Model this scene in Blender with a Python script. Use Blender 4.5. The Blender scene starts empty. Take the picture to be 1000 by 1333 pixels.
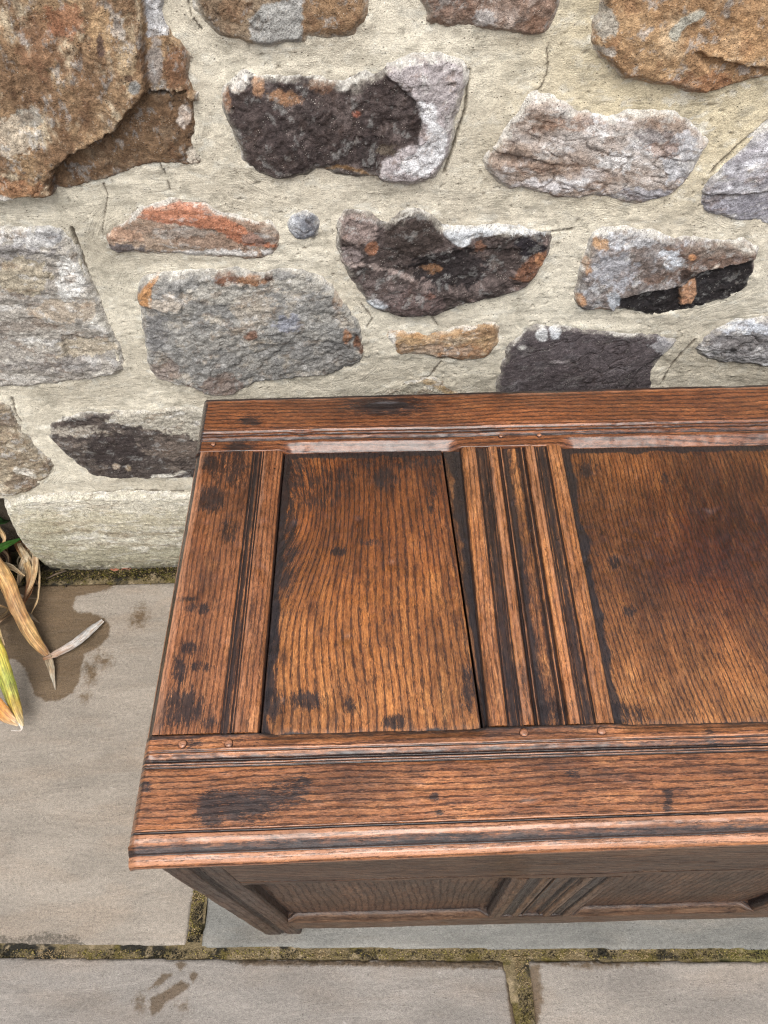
import bpy, math, random
import numpy as np
from mathutils import Matrix

# ------------------------------------------------------------------ camera, light, exposure
sc = bpy.context.scene
COL = sc.collection
CAMZ = 1.3414
PITCH, YAW, ROLL = math.radians(54.967), math.radians(1.903), math.radians(-3.558)
FOC = 963.0

def cam_basis():
    cp, sp = math.cos(PITCH), math.sin(PITCH)
    f = np.array([0, cp, -sp]); u = np.array([0, sp, cp]); r = np.array([1., 0, 0])
    cy, sy = math.cos(YAW), math.sin(YAW)
    Rz = np.array([[cy, -sy, 0], [sy, cy, 0], [0, 0, 1]])
    f, u, r = Rz @ f, Rz @ u, Rz @ r
    return (math.cos(ROLL)*r + math.sin(ROLL)*u, -math.sin(ROLL)*r + math.cos(ROLL)*u, f)
CR, CU, CF = cam_basis()

cam_d = bpy.data.cameras.new('camera')
cam = bpy.data.objects.new('camera', cam_d); COL.objects.link(cam)
cam_d.sensor_fit = 'HORIZONTAL'; cam_d.sensor_width = 36.0; cam_d.lens = 36.0*FOC/1000
cam_d.clip_start = 0.02; cam_d.clip_end = 200
M = Matrix.Identity(4)
for i in range(3):
    M[i][0] = CR[i]; M[i][1] = CU[i]; M[i][2] = -CF[i]
M[2][3] = CAMZ
cam.matrix_world = M
sc.camera = cam

world = bpy.data.worlds.new('World'); sc.world = world; world.use_nodes = True
wn = world.node_tree; wn.nodes.clear()
SUN_EL, SUN_AZ = math.radians(58), math.radians(182)      # azimuth clockwise from +Y
sky = wn.nodes.new('ShaderNodeTexSky'); sky.sky_type = 'NISHITA'; sky.sun_disc = False
sky.sun_elevation = SUN_EL; sky.sun_rotation = SUN_AZ; sky.dust_density = 4.0; sky.air_density = 1.0
hs = wn.nodes.new('ShaderNodeHueSaturation'); hs.inputs['Saturation'].default_value = 0.38
bg = wn.nodes.new('ShaderNodeBackground'); bg.inputs['Strength'].default_value = 0.13
wo = wn.nodes.new('ShaderNodeOutputWorld')
wn.links.new(sky.outputs[0], hs.inputs['Color']); wn.links.new(hs.outputs[0], bg.inputs[0]); wn.links.new(bg.outputs[0], wo.inputs[0])

sun_d = bpy.data.lights.new('sun', 'SUN'); sun_d.energy = 1.5; sun_d.angle = math.radians(42); sun_d.color = (1.0, 0.97, 0.93)
sun = bpy.data.objects.new('sun', sun_d); COL.objects.link(sun)
sun.rotation_euler = (math.pi/2 - SUN_EL, 0, math.pi - SUN_AZ)

sc.view_settings.view_transform = 'Standard'; sc.view_settings.look = 'None'
sc.view_settings.gamma = 1.0; sc.view_settings.use_curve_mapping = False
sc.view_settings.exposure = 0.8
sc.cycles.use_denoising = True; sc.cycles.denoising_prefilter = 'NONE'; sc.cycles.filter_width = 1.15

# ------------------------------------------------------------------ numeric helpers
rng = np.random.RandomState(7)
_perm = rng.permutation(256); PERM = np.concatenate([_perm, _perm, _perm])
_g = rng.normal(size=(256, 3)); GR = (_g/np.linalg.norm(_g, axis=1)[:, None]).astype(np.float32)

def perlin(x, y, z=0.0, seed=0):
    x = np.asarray(x, dtype=np.float64) + seed*17.31; y = np.asarray(y, dtype=np.float64) - seed*5.77
    z = np.zeros_like(x) + z
    xi = np.floor(x).astype(np.int64); yi = np.floor(y).astype(np.int64); zi = np.floor(z).astype(np.int64)
    xf = x-xi; yf = y-yi; zf = z-zi
    u = xf*xf*xf*(xf*(xf*6-15)+10); v = yf*yf*yf*(yf*(yf*6-15)+10); w = zf*zf*zf*(zf*(zf*6-15)+10)
    def corner(dx, dy, dz):
        h = PERM[PERM[PERM[(xi+dx) & 255] + ((yi+dy) & 255)] + ((zi+dz) & 255)]
        g = GR[h]
        return g[..., 0]*(xf-dx) + g[..., 1]*(yf-dy) + g[..., 2]*(zf-dz)
    def lerp(a, b, t): return a + t*(b-a)
    x00 = lerp(corner(0,0,0), corner(1,0,0), u); x10 = lerp(corner(0,1,0), corner(1,1,0), u)
    if not np.any(zf): return lerp(x00, x10, v)*1.5
    x01 = lerp(corner(0,0,1), corner(1,0,1), u); x11 = lerp(corner(0,1,1), corner(1,1,1), u)
    return lerp(lerp(x00, x10, v), lerp(x01, x11, v), w)*1.5

def fbm(x, y, octv=4, seed=0, gain=0.5, z=0.0):
    r = 0; a = 1.0; s = 1.0; t = 0
    for o in range(octv):
        r = r + a*perlin(x*s, y*s, z*s if not np.isscalar(z) or z else 0.0, seed+o*3.1); t += a
        a *= gain; s *= 2.03
    return r/t*1.5

def sst(a, b, x):
    t = np.clip((x-a)/(b-a), 0, 1); return t*t*(3-2*t)

def sdf(px, py, poly):
    """signed distance to a polygon, negative inside"""
    P = np.asarray(poly, dtype=np.float64); d = np.full(np.shape(px), 1e18); ins = np.zeros(np.shape(px), bool)
    n = len(P)
    for i in range(n):
        a = P[i]; b = P[(i+1) % n]; e = b-a
        wx = px-a[0]; wy = py-a[1]
        t = np.clip((wx*e[0]+wy*e[1])/(e@e+1e-18), 0, 1)
        dx = wx-t*e[0]; dy = wy-t*e[1]
        d = np.minimum(d, dx*dx+dy*dy)
        c = ((a[1] > py) != (b[1] > py))
        if e[1] != 0: ins ^= c & (px < e[0]*(py-a[1])/e[1]+a[0])
    d = np.sqrt(d); return np.where(ins, -d, d)

def linedist(px, py, pts):
    d = np.full(np.shape(px), 1e18)
    for a, b in zip(pts[:-1], pts[1:]):
        a = np.array(a, float); b = np.array(b, float); e = b-a
        t = np.clip(((px-a[0])*e[0]+(py-a[1])*e[1])/(e@e+1e-12), 0, 1)
        d = np.minimum(d, (px-a[0]-t*e[0])**2+(py-a[1]-t*e[1])**2)
    return np.sqrt(d)

def smooth_poly(P, it=1):
    P = np.asarray(P, float)
    for _ in range(it):
        Q = np.roll(P, -1, 0); P = np.stack([P*0.75+Q*0.25, P*0.25+Q*0.75], 1).reshape(-1, 2)
    return P

def project(x, y, z):
    dx = x; dy = y; dz = z-CAMZ
    a = dx*CR[0]+dy*CR[1]+dz*CR[2]; b = dx*CU[0]+dy*CU[1]+dz*CU[2]; c = dx*CF[0]+dy*CF[1]+dz*CF[2]
    c = np.maximum(c, 1e-3)
    return 500+FOC*a/c, 666.5-FOC*b/c

def ray(px, py): return (px-500)/FOC*CR - (py-666.5)/FOC*CU + CF
def onz(px, py, z):
    R = ray(px, py); P = R*((z-CAMZ)/R[2]); return np.array([P[0], P[1]])
def ony(px, py, y):
    R = ray(px, py); P = R*(y/R[1]); return np.array([P[0], P[2]+CAMZ])

def S(r, g, b):
    c = np.array([r, g, b])/255.0
    return np.where(c <= 0.04045, c/12.92, ((c+0.055)/1.055)**2.4)

# ------------------------------------------------------------------ object helpers
def empty(name, loc, label=None, cat=None, group=None, kind=None):
    o = bpy.data.objects.new(name, None); COL.objects.link(o); o.location = loc; o.empty_display_size = 0.05
    if label: o['label'] = label
    if cat: o['category'] = cat
    if group: o['group'] = group
    if kind: o['kind'] = kind
    return o

def mesh_obj(name, V, F, mat, parent=None, attrs=None, smooth=True, label=None):
    """V (n,3) world coordinates, F (m,4) quads; attrs name -> (n,), (n,3) colour or vector"""
    V = np.asarray(V, dtype=np.float32)
    if parent is not None: V = V - np.array(world_loc(parent), dtype=np.float32)
    me = bpy.data.meshes.new(name)
    F = np.asarray(F, dtype=np.int32); k = F.shape[1]
    me.vertices.add(len(V)); me.vertices.foreach_set('co', V.ravel())
    me.loops.add(F.size); me.loops.foreach_set('vertex_index', F.ravel())
    me.polygons.add(len(F)); me.polygons.foreach_set('loop_start', np.arange(0, F.size, k, dtype=np.int32))
    me.polygons.foreach_set('loop_total', np.full(len(F), k, dtype=np.int32))
    me.polygons.foreach_set('use_smooth', np.full(len(F), smooth))
    for an, av in (attrs or {}).items():
        av = np.asarray(av, dtype=np.float32)
        if av.ndim == 1:
            a = me.attributes.new(an, 'FLOAT', 'POINT'); a.data.foreach_set('value', av)
        elif an == 'Col':
            a = me.attributes.new(an, 'FLOAT_COLOR', 'POINT')
            a.data.foreach_set('color', np.concatenate([av, np.ones((len(av), 1), np.float32)], 1).ravel())
        else:
            a = me.attributes.new(an, 'FLOAT_VECTOR', 'POINT'); a.data.foreach_set('vector', av.ravel())
    me.update(calc_edges=True); me.validate()
    me.materials.append(mat)
    o = bpy.data.objects.new(name, me); COL.objects.link(o)
    if parent is not None: o.parent = parent
    if label: o['label'] = label
    return o

def world_loc(o):
    p = np.zeros(3)
    while o is not None:
        p += np.array(o.location); o = o.parent
    return p

def grid_faces(nu, nv, keep=None):
    i = np.arange(nu-1)[:, None]*nv + np.arange(nv-1)[None, :]
    F = np.stack([i, i+nv, i+nv+1, i+1], -1)
    if keep is not None: F = F[keep]
    return F.reshape(-1, 4)

def compact(V, F, attrs):
    used = np.zeros(len(V), bool); used[F.ravel()] = True
    idx = np.cumsum(used)-1
    return V[used], idx[F], {k: v[used] for k, v in attrs.items()}

# ------------------------------------------------------------------ materials
class NT:
    def __init__(s, name):
        s.m = bpy.data.materials.new(name); s.m.use_nodes = True; s.t = s.m.node_tree
        s.b = s.t.nodes['Principled BSDF']
    def n(s, t, **kw):
        x = s.t.nodes.new(t)
        for k, v in kw.items(): setattr(x, k, v)
        return x
    def l(s, a, b): s.t.links.new(a, b)
    def attr(s, name): return s.n('ShaderNodeAttribute', attribute_name=name)
    def setv(s, inp, v):
        if hasattr(v, 'is_output') or isinstance(v, bpy.types.NodeSocket): s.l(v, inp)
        else: inp.default_value = v
    def noise(s, vec, scale, detail=3, rough=0.55, dist=0.0):
        x = s.n('ShaderNodeTexNoise'); s.l(vec, x.inputs['Vector'])
        x.inputs['Scale'].default_value = scale; x.inputs['Detail'].default_value = detail
        x.inputs['Roughness'].default_value = rough; x.inputs['Distortion'].default_value = dist
        return x.outputs['Fac']
    def vor(s, vec, scale, feature='F1', rnd=1.0):
        x = s.n('ShaderNodeTexVoronoi', feature=feature); s.l(vec, x.inputs['Vector'])
        x.inputs['Scale'].default_value = scale; x.inputs['Randomness'].default_value = rnd
        return x
    def scale(s, vec, sc3):
        x = s.n('ShaderNodeVectorMath', operation='MULTIPLY'); s.l(vec, x.inputs[0]); x.inputs[1].default_value = sc3
        return x.outputs[0]
    def rng(s, v, a, b, c=0.0, d=1.0, smooth=False):
        x = s.n('ShaderNodeMapRange'); x.interpolation_type = 'SMOOTHSTEP' if smooth else 'LINEAR'
        s.setv(x.inputs[0], v)
        for i, q in enumerate((a, b, c, d)): x.inputs[i+1].default_value = q
        return x.outputs[0]
    def math(s, op, a, b=0.0, clamp=False):
        x = s.n('ShaderNodeMath', operation=op, use_clamp=clamp); s.setv(x.inputs[0], a); s.setv(x.inputs[1], b); return x.outputs[0]
    def mix(s, fac, a, b, mode='MIX'):
        x = s.n('ShaderNodeMix', data_type='RGBA', blend_type=mode)
        s.setv(x.inputs[0], fac)
        for inp, v in ((x.inputs[6], a), (x.inputs[7], b)):
            if isinstance(v, bpy.types.NodeSocket): s.l(v, inp)
            else: inp.default_value = tuple(v)+(1.0,) if len(v) == 3 else v
        return x.outputs[2]
    def bump(s, h, strength, dist, normal=None):
        x = s.n('ShaderNodeBump'); x.inputs['Strength'].default_value = strength; x.inputs['Distance'].default_value = dist
        s.l(h, x.inputs['Height'])
        if normal is not None: s.l(normal, x.inputs['Normal'])
        return x.outputs[0]
    def gray(s, v):
        x = s.n('ShaderNodeCombineColor')
        for i in range(3): s.l(v, x.inputs[i])
        return x.outputs[0]

def geo_pos(N): return N.n('ShaderNodeTexCoord').outputs['Object']

def mat_stone():
    N = NT('stone_surface'); p = geo_pos(N); c = N.attr('Col').outputs['Color']
    n1 = N.noise(p, 130, 5, 0.72); n2 = N.noise(p, 620, 3, 0.7)
    v = N.math('MULTIPLY', N.rng(n1, 0.25, 0.75, 0.50, 1.55), N.rng(n2, 0.25, 0.75, 0.50, 1.55))
    hs_ = N.n('ShaderNodeHueSaturation'); hs_.inputs['Saturation'].default_value = 0.82; N.l(c, hs_.inputs['Color'])
    c2 = N.mix(1.0, hs_.outputs[0], N.gray(v), 'MULTIPLY')
    # pale mineral flecks and dark pits
    f = N.vor(p, 420); fl = N.rng(f.outputs['Distance'], 0.12, 0.22, 1, 0)
    sel = N.rng(N.noise(p, 95, 2), 0.54, 0.62)
    c3 = N.mix(N.math('MULTIPLY', N.math('MULTIPLY', fl, sel), 0.55), c2, S(225, 218, 205))
    f2 = N.vor(N.scale(p, (1.0, 1.0, 1.35)), 300); dk = N.rng(f2.outputs['Distance'], 0.14, 0.26, 1, 0)
    sel2 = N.rng(N.noise(p, 60, 2), 0.5, 0.62)
    c4 = N.mix(N.math('MULTIPLY', N.math('MULTIPLY', dk, sel2), 0.65), c3, S(52, 42, 34))
    N.l(c4, N.b.inputs['Base Color'])
    h = N.math('ADD', N.math('MULTIPLY', n1, 1.0), N.math('MULTIPLY', n2, 0.35))
    h = N.math('SUBTRACT', h, N.math('MULTIPLY', N.math('MULTIPLY', dk, sel2), 0.25))
    N.l(N.bump(h, 1.0, 0.0034), N.b.inputs['Normal'])
    N.b.inputs['Roughness'].default_value = 0.82; N.b.inputs['Specular IOR Level'].default_value = 0.3
    return N.m

def mat_mortar():
    N = NT('lime_mortar'); p = geo_pos(N); c = N.attr('Col').outputs['Color']
    n1 = N.noise(p, 80, 5, 0.7); n2 = N.noise(p, 750, 2, 0.7)
    v = N.math('MULTIPLY', N.rng(n1, 0.25, 0.75, 0.74, 1.22), N.rng(n2, 0.25, 0.75, 0.70, 1.28))
    c2 = N.mix(1.0, c, N.gray(v), 'MULTIPLY')
    f = N.vor(p, 190); fl = N.rng(f.outputs['Distance'], 0.09, 0.2, 1, 0)
    sel = N.rng(N.noise(p, 40, 2), 0.46, 0.56)
    m = N.math('MULTIPLY', fl, sel)
    c3 = N.mix(N.math('MULTIPLY', m, 0.6), c2, S(92, 86, 74))
    f2 = N.vor(p, 330); w = N.math('MULTIPLY', N.rng(f2.outputs['Distance'], 0.1, 0.2, 1, 0), N.rng(N.noise(p, 55, 2), 0.52, 0.6))
    c4 = N.mix(N.math('MULTIPLY', w, 0.5), c3, S(240, 236, 222))
    N.l(c4, N.b.inputs['Base Color'])
    h = N.math('ADD', N.math('MULTIPLY', n1, 0.8), N.math('MULTIPLY', n2, 0.3)); h = N.math('SUBTRACT', h, N.math('MULTIPLY', m, 0.3))
    st = N.noise(N.attr('brush').outputs['Vector'], 1.0, 3, 0.6); hz = N.noise(N.scale(p, (45, 45, 330)), 1.0, 4, 0.75, 1.4)
    bl = N.rng(N.noise(p, 9, 2), 0.42, 0.58)
    stt = N.math('ADD', N.math('MULTIPLY', st, bl), N.math('MULTIPLY', hz, N.math('SUBTRACT', 1.0, bl)))
    h = N.math('ADD', h, N.math('MULTIPLY', stt, N.rng(N.noise(p, 13, 3), 0.42, 0.64, 0.12, 0.8)))
    N.l(N.bump(h, 1.0, 0.0032), N.b.inputs['Normal'])
    N.b.inputs['Roughness'].default_value = 0.9; N.b.inputs['Specular IOR Level'].default_value = 0.2
    return N.m

def mat_slab():
    N = NT('riven_sandstone'); p = geo_pos(N); c = N.attr('Col').outputs['Color']
    n0 = N.noise(N.scale(p, (6, 26, 6)), 1.0, 5, 0.62, 0.6); n1 = N.noise(p, 160, 5, 0.75); n2 = N.noise(p, 700, 2, 0.8)
    v = N.math('MULTIPLY', N.rng(n0, 0.3, 0.7, 0.86, 1.13), N.math('MULTIPLY', N.rng(n1, 0.25, 0.75, 0.72, 1.28), N.rng(n2, 0.25, 0.75, 0.62, 1.36)))
    c2 = N.mix(1.0, c, N.gray(v), 'MULTIPLY')
    warm = N.rng(N.noise(N.scale(p, (5, 16, 5)), 1.0, 4, 0.6, 0.5), 0.48, 0.66)
    c2 = N.mix(N.math('MULTIPLY', warm, 0.3), c2, N.mix(1.0, c2, (1.10, 0.94, 0.80), 'MULTIPLY'))
    f = N.vor(p, 95); gq = N.vor(p, 230); gs = N.math('MULTIPLY', N.rng(gq.outputs['Distance'], 0.13, 0.27, 1, 0), N.rng(N.noise(p, 30, 3), 0.44, 0.6))
    c2 = N.mix(N.math('MULTIPLY', gs, 0.45), c2, S(96, 88, 80)); d = N.math('MULTIPLY', N.rng(N.math('ADD', f.outputs['Distance'], N.math('MULTIPLY', N.noise(p, 400, 2), 0.14)), 0.10, 0.22, 1, 0), N.rng(N.noise(p, 14, 2), 0.50, 0.60))
    c3 = N.mix(N.math('MULTIPLY', d, 0.75), c2, S(60, 55, 50))
    # small chalky scuffs
    sc_ = N.rng(N.noise(N.scale(p, (30, 80, 30)), 1.0, 5, 0.75, 1.2), 0.66, 0.74)
    c3 = N.mix(N.math('MULTIPLY', sc_, 0.35), c3, S(205, 200, 192))
    # dark lichen along the edges and the wet marks, both with shapes of their own
    edge = N.attr('edge').outputs['Fac']
    e = N.rng(N.math('ADD', edge, N.math('MULTIPLY', N.math('SUBTRACT', N.noise(p, 190, 5, 0.8), 0.5), 5.5)), 0.80, 1.7)
    c4 = N.mix(N.math('MULTIPLY', e, 0.72), c3, S(50, 46, 38))
    wet = N.rng(N.math('ADD', N.attr('wet').outputs['Fac'], N.math('MULTIPLY', N.math('SUBTRACT', N.noise(p, 110, 4, 0.7), 0.5), 1.8)), -0.35, 0.2)
    c5 = N.mix(wet, c4, N.mix(1.0, c4, (0.47, 0.38, 0.28), 'MULTIPLY'))
    N.l(c5, N.b.inputs['Base Color'])
    N.l(N.rng(wet, 0, 1, 0.72, 0.42), N.b.inputs['Roughness'])
    h = N.math('ADD', N.math('MULTIPLY', n1, 0.8), N.math('MULTIPLY', n0, 1.6)); h = N.math('ADD', h, N.math('MULTIPLY', n2, 0.3))
    N.l(N.bump(h, 1.0, 0.0020), N.b.inputs['Normal'])
    N.b.inputs['Specular IOR Level'].default_value = 0.3
    return N.m

def mat_grit(name, rough=0.9):
    N = NT(name); p = geo_pos(N); c = N.attr('Col').outputs['Color']
    n1 = N.noise(p, 260, 4, 0.75); n2 = N.noise(p, 900, 2, 0.7)
    v = N.math('MULTIPLY', N.rng(n1, 0.25, 0.75, 0.55, 1.45), N.rng(n2, 0.25, 0.75, 0.6, 1.4))
    c2 = N.mix(1.0, c, N.gray(v), 'MULTIPLY')
    N.l(c2, N.b.inputs['Base Color'])
    N.l(N.bump(N.math('ADD', n1, N.math('MULTIPLY', n2, 0.4)), 1.0, 0.003), N.b.inputs['Normal'])
    N.b.inputs['Roughness'].default_value = rough; N.b.inputs['Specular IOR Level'].default_value = 0.2
    return N.m

def mat_oak(name, ring_sp, pore=1.0, wave=1.0, body=False, contrast=1.0):
    """old waxed oak; attribute gr = metres (along, across, seed), dark = grime in the grooves,
    stain = shaped ink-like stains, tint = board colour factor, darker toward the back on some boards"""
    N = NT(name); gr = N.attr('gr').outputs['Vector']
    dark = N.attr('dark').outputs['Fac']; stain = N.attr('stain').outputs['Fac']; tint = N.attr('tint').outputs['Color']
    rub_sheen = N.attr('rub_sheen').outputs['Fac']
    sep = N.n('ShaderNodeSeparateXYZ'); N.l(gr, sep.inputs[0])
    lo = N.noise(N.scale(gr, (3.2, 9, 1)), 1.0, 3, 0.5); mid = N.noise(N.scale(gr, (30, 95, 1)), 1.0, 4, 0.65)
    fine = N.noise(N.scale(gr, (14, 620, 1)), 1.0, 5, 0.75); fib = N.noise(N.scale(gr, (45, 1500, 1)), 1.0, 3, 0.7)
    # growth rings
    ph = N.math('ADD', N.math('DIVIDE', sep.outputs[1], ring_sp), N.math('ADD', N.math('MULTIPLY', lo, 5.0*wave), N.math('MULTIPLY', mid, 0.34*wave)))
    ring = N.math('POWER', N.math('ADD', N.math('MULTIPLY', N.math('SINE', N.math('MULTIPLY', ph, 6.2832)), 0.5), 0.5), 2.2)
    # open pores: short dark dashes, crowded in the early wood
    pn = N.noise(N.scale(gr, (75, 1000, 1)), 1.0, 3, 0.7, 0.15); pn2 = N.noise(N.scale(gr, (240, 1500, 1)), 1.0, 2, 0.6)
    thr = N.rng(ring, 0.1, 0.95, 0.61, 0.475)
    poreM = N.rng(N.math('SUBTRACT', N.math('ADD', N.math('MULTIPLY', pn, 0.72), N.math('MULTIPLY', pn2, 0.28)), thr), -0.01, 0.045, 0, 1)
    poreM = N.math('MULTIPLY', poreM, pore, True)
    cl, cm, cd = S(168, 115, 68), S(116, 68, 36), S(46, 23, 12)
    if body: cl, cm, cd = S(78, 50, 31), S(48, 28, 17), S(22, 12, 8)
    col = N.mix(N.rng(ring, 0.35, 0.98, 0.0, 0.62*contrast), cl, cm)
    col = N.mix(N.rng(lo, 0.42, 0.68, 0.0, 0.65), col, cd)
    col = N.mix(N.rng(mid, 0.44, 0.72, 0.0, 0.7*contrast), col, cd)
    col = N.mix(N.rng(fine, 0.35, 0.65, 0.0, 0.75), col, cm)
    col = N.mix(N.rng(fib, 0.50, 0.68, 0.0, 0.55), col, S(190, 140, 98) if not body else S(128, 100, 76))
    smg = N.noise(N.scale(gr, (20, 60, 1)), 1.0, 6, 0.78); smg2 = N.noise(N.scale(gr, (80, 230, 1)), 1.0, 4, 0.8)
    col = N.mix(N.rng(smg, 0.52, 0.68, 0.0, 0.7), col, cd)
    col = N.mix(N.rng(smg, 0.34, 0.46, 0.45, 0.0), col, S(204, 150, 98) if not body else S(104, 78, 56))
    col = N.mix(N.rng(smg2, 0.60, 0.74, 0.0, 0.55), col, S(40, 22, 14))
    gt = N.noise(N.scale(gr, (260, 760, 1)), 1.0, 3, 0.8)
    col = N.mix(1.0, col, N.gray(N.rng(gt, 0.3, 0.7, 0.55, 1.42)), 'MULTIPLY')
    col = N.mix(1.0, col, N.gray(N.rng(N.noise(N.scale(gr, (6, 14, 1)), 1.0, 3, 0.6), 0.35, 0.65, 0.58, 1.16)), 'MULTIPLY')
    col = N.mix(1.0, col, tint, 'MULTIPLY')
    col = N.mix(N.math('MULTIPLY', poreM, 0.66), col, S(34, 17, 10))
    # wax and soot packed into low places
    dn = N.math('ADD', dark, N.math('MULTIPLY', N.math('SUBTRACT', N.noise(N.scale(gr, (60, 260, 1)), 1.0, 4, 0.75), 0.5), 1.1))
    dm = N.rng(dn, 0.32, 0.78, 0, 1, True)
    col = N.mix(N.math('MULTIPLY', dm, 0.92), col, S(31, 26, 27))
    sn = N.math('ADD', stain, N.math('ADD', N.math('MULTIPLY', N.math('SUBTRACT', N.noise(N.scale(gr, (48, 190, 1)), 1.0, 6, 0.95), 0.5), 9.0),
                                     N.math('MULTIPLY', N.math('SUBTRACT', N.noise(N.scale(gr, (150, 900, 1)), 1.0, 3, 0.8), 0.5), 2.2)))
    sm = N.rng(sn, -0.3, 0.6, 0, 1, True)
    col = N.mix(N.math('MULTIPLY', sm, 0.9), col, S(30, 21, 20))
    # small worm and knock marks
    wv = N.n('ShaderNodeTexVoronoi'); N.l(N.scale(gr, (70, 85, 1)), wv.inputs['Vector']); wv.inputs['Scale'].default_value = 1.0
    wsel = N.rng(N.noise(N.scale(gr, (11, 13, 1)), 1.0, 2, 0.6), 0.60, 0.70)
    wm = N.math('MULTIPLY', N.rng(wv.outputs['Distance'], 0.04, 0.12, 1, 0), wsel)
    col = N.mix(N.math('MULTIPLY', wm, 0.85), col, S(26, 16, 12))
    # rubbed arrises in paler pinkish wood, plus painted sky sheen on nosing and chamfer
    rm = N.rng(N.math('ADD', rub_sheen, N.math('MULTIPLY', N.math('SUBTRACT', N.noise(N.scale(gr, (35, 160, 1)), 1.0, 4, 0.75), 0.5), 1.3)), 0.35, 0.9)
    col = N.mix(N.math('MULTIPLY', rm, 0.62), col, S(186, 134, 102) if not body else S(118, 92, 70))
    N.l(col, N.b.inputs['Base Color'])
    rgh = N.rng(N.noise(N.scale(gr, (25, 70, 1)), 1.0, 4, 0.7), 0.3, 0.7, 0.30, 0.52)
    rgh = N.math('ADD', rgh, N.math('MULTIPLY', poreM, 0.3)); rgh = N.math('SUBTRACT', rgh, N.math('MULTIPLY', dm, 0.08))
    N.l(rgh, N.b.inputs['Roughness'])
    N.b.inputs['Specular IOR Level'].default_value = 0.28
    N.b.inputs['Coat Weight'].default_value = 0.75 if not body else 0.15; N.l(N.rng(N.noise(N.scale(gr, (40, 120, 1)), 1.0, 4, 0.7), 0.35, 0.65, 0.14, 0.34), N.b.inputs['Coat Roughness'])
    h = N.math('SUBTRACT', N.math('MULTIPLY', fine, 0.35), N.math('MULTIPLY', poreM, 0.55))
    h = N.math('SUBTRACT', h, N.math('MULTIPLY', wm, 1.2)); h = N.math('ADD', h, N.math('MULTIPLY', mid, 0.7)); h = N.math('SUBTRACT', h, N.math('MULTIPLY', ring, 0.12)); h = N.math('ADD', h, N.math('MULTIPLY', gt, 0.35))
    N.l(N.bump(h, 1.0, 0.0016), N.b.inputs['Normal'])
    return N.m

def mat_leaf():
    N = NT('leaf_blade'); c = N.attr('Col').outputs['Color']; gr = N.attr('gr').outputs['Vector']
    s = N.noise(N.scale(gr, (14, 420, 1)), 1.0, 4, 0.7); b = N.noise(N.scale(gr, (60, 160, 1)), 1.0, 4, 0.7)
    v = N.math('MULTIPLY', N.rng(s, 0.35, 0.65, 0.42, 1.35), N.rng(b, 0.35, 0.65, 0.62, 1.25))
    c2 = N.mix(1.0, c, N.gray(v), 'MULTIPLY')
    N.l(c2, N.b.inputs['Base Color']); N.b.inputs['Roughness'].default_value = 0.55
    N.l(N.bump(s, 0.7, 0.0012), N.b.inputs['Normal'])
    return N.m

MS, MM, ML = mat_stone(), mat_mortar(), mat_slab()
MG = mat_grit('mossy_joint_sand'); MSOIL = mat_grit('damp_soil', 0.75); MLEAF = mat_leaf()
MO_PANEL = mat_oak('oak_panel', 0.0078, 1.0, 0.8)
MO_QUARTER = mat_oak('oak_right_panel', 0.0048, 1.0, 1.5, contrast=0.45)
MO_RAIL = mat_oak('oak_rail', 0.0062, 0.9, 1.0, contrast=0.9)
MO_STILE = mat_oak('oak_stile', 0.0055, 0.8, 0.8, contrast=0.6)
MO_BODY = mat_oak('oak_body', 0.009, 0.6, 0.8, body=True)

# ------------------------------------------------------------------ the stone wall
WY = 0.826                    # mean plane of the mortar face
KW = 0.80                     # photograph colour to base colour on the wall
def wpx(x, z): return project(x, np.full(np.shape(x), WY), z)
def to_wall(poly): return np.array([ony(a, b, WY) for a, b in poly])

def paint(c, px, py, patches, seed=0):
    for k, p in enumerate(patches):
        kind = p[0]
        if kind == 'e':
            _, cx, cy, rx, ry, colr, nz, op = p
            d = (np.sqrt(((px-cx)/rx)**2+((py-cy)/ry)**2)-1)*min(rx, ry)
        elif kind == 'p':
            _, pts, colr, nz, op = p
            d = sdf(px, py, pts)
        elif kind == 'l':
            _, pts, w, colr, nz, op = p
            d = linedist(px, py, pts)-w
        d = d + nz*(fbm(px/14, py/11, 4, seed+k*7+11, 0.62))*1.6
        m = (1-sst(-1.4, 1.4, d))*op
        c = c*(1-m[:, None]) + (np.array(colr)*KW)[None]*m[:, None]
    return c

WALL = empty('stone_wall', (0, WY+0.05, 0), 'rubble wall of brown, grey and dark stones set in cream lime mortar behind the chest', 'wall')
STONES = []

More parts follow.
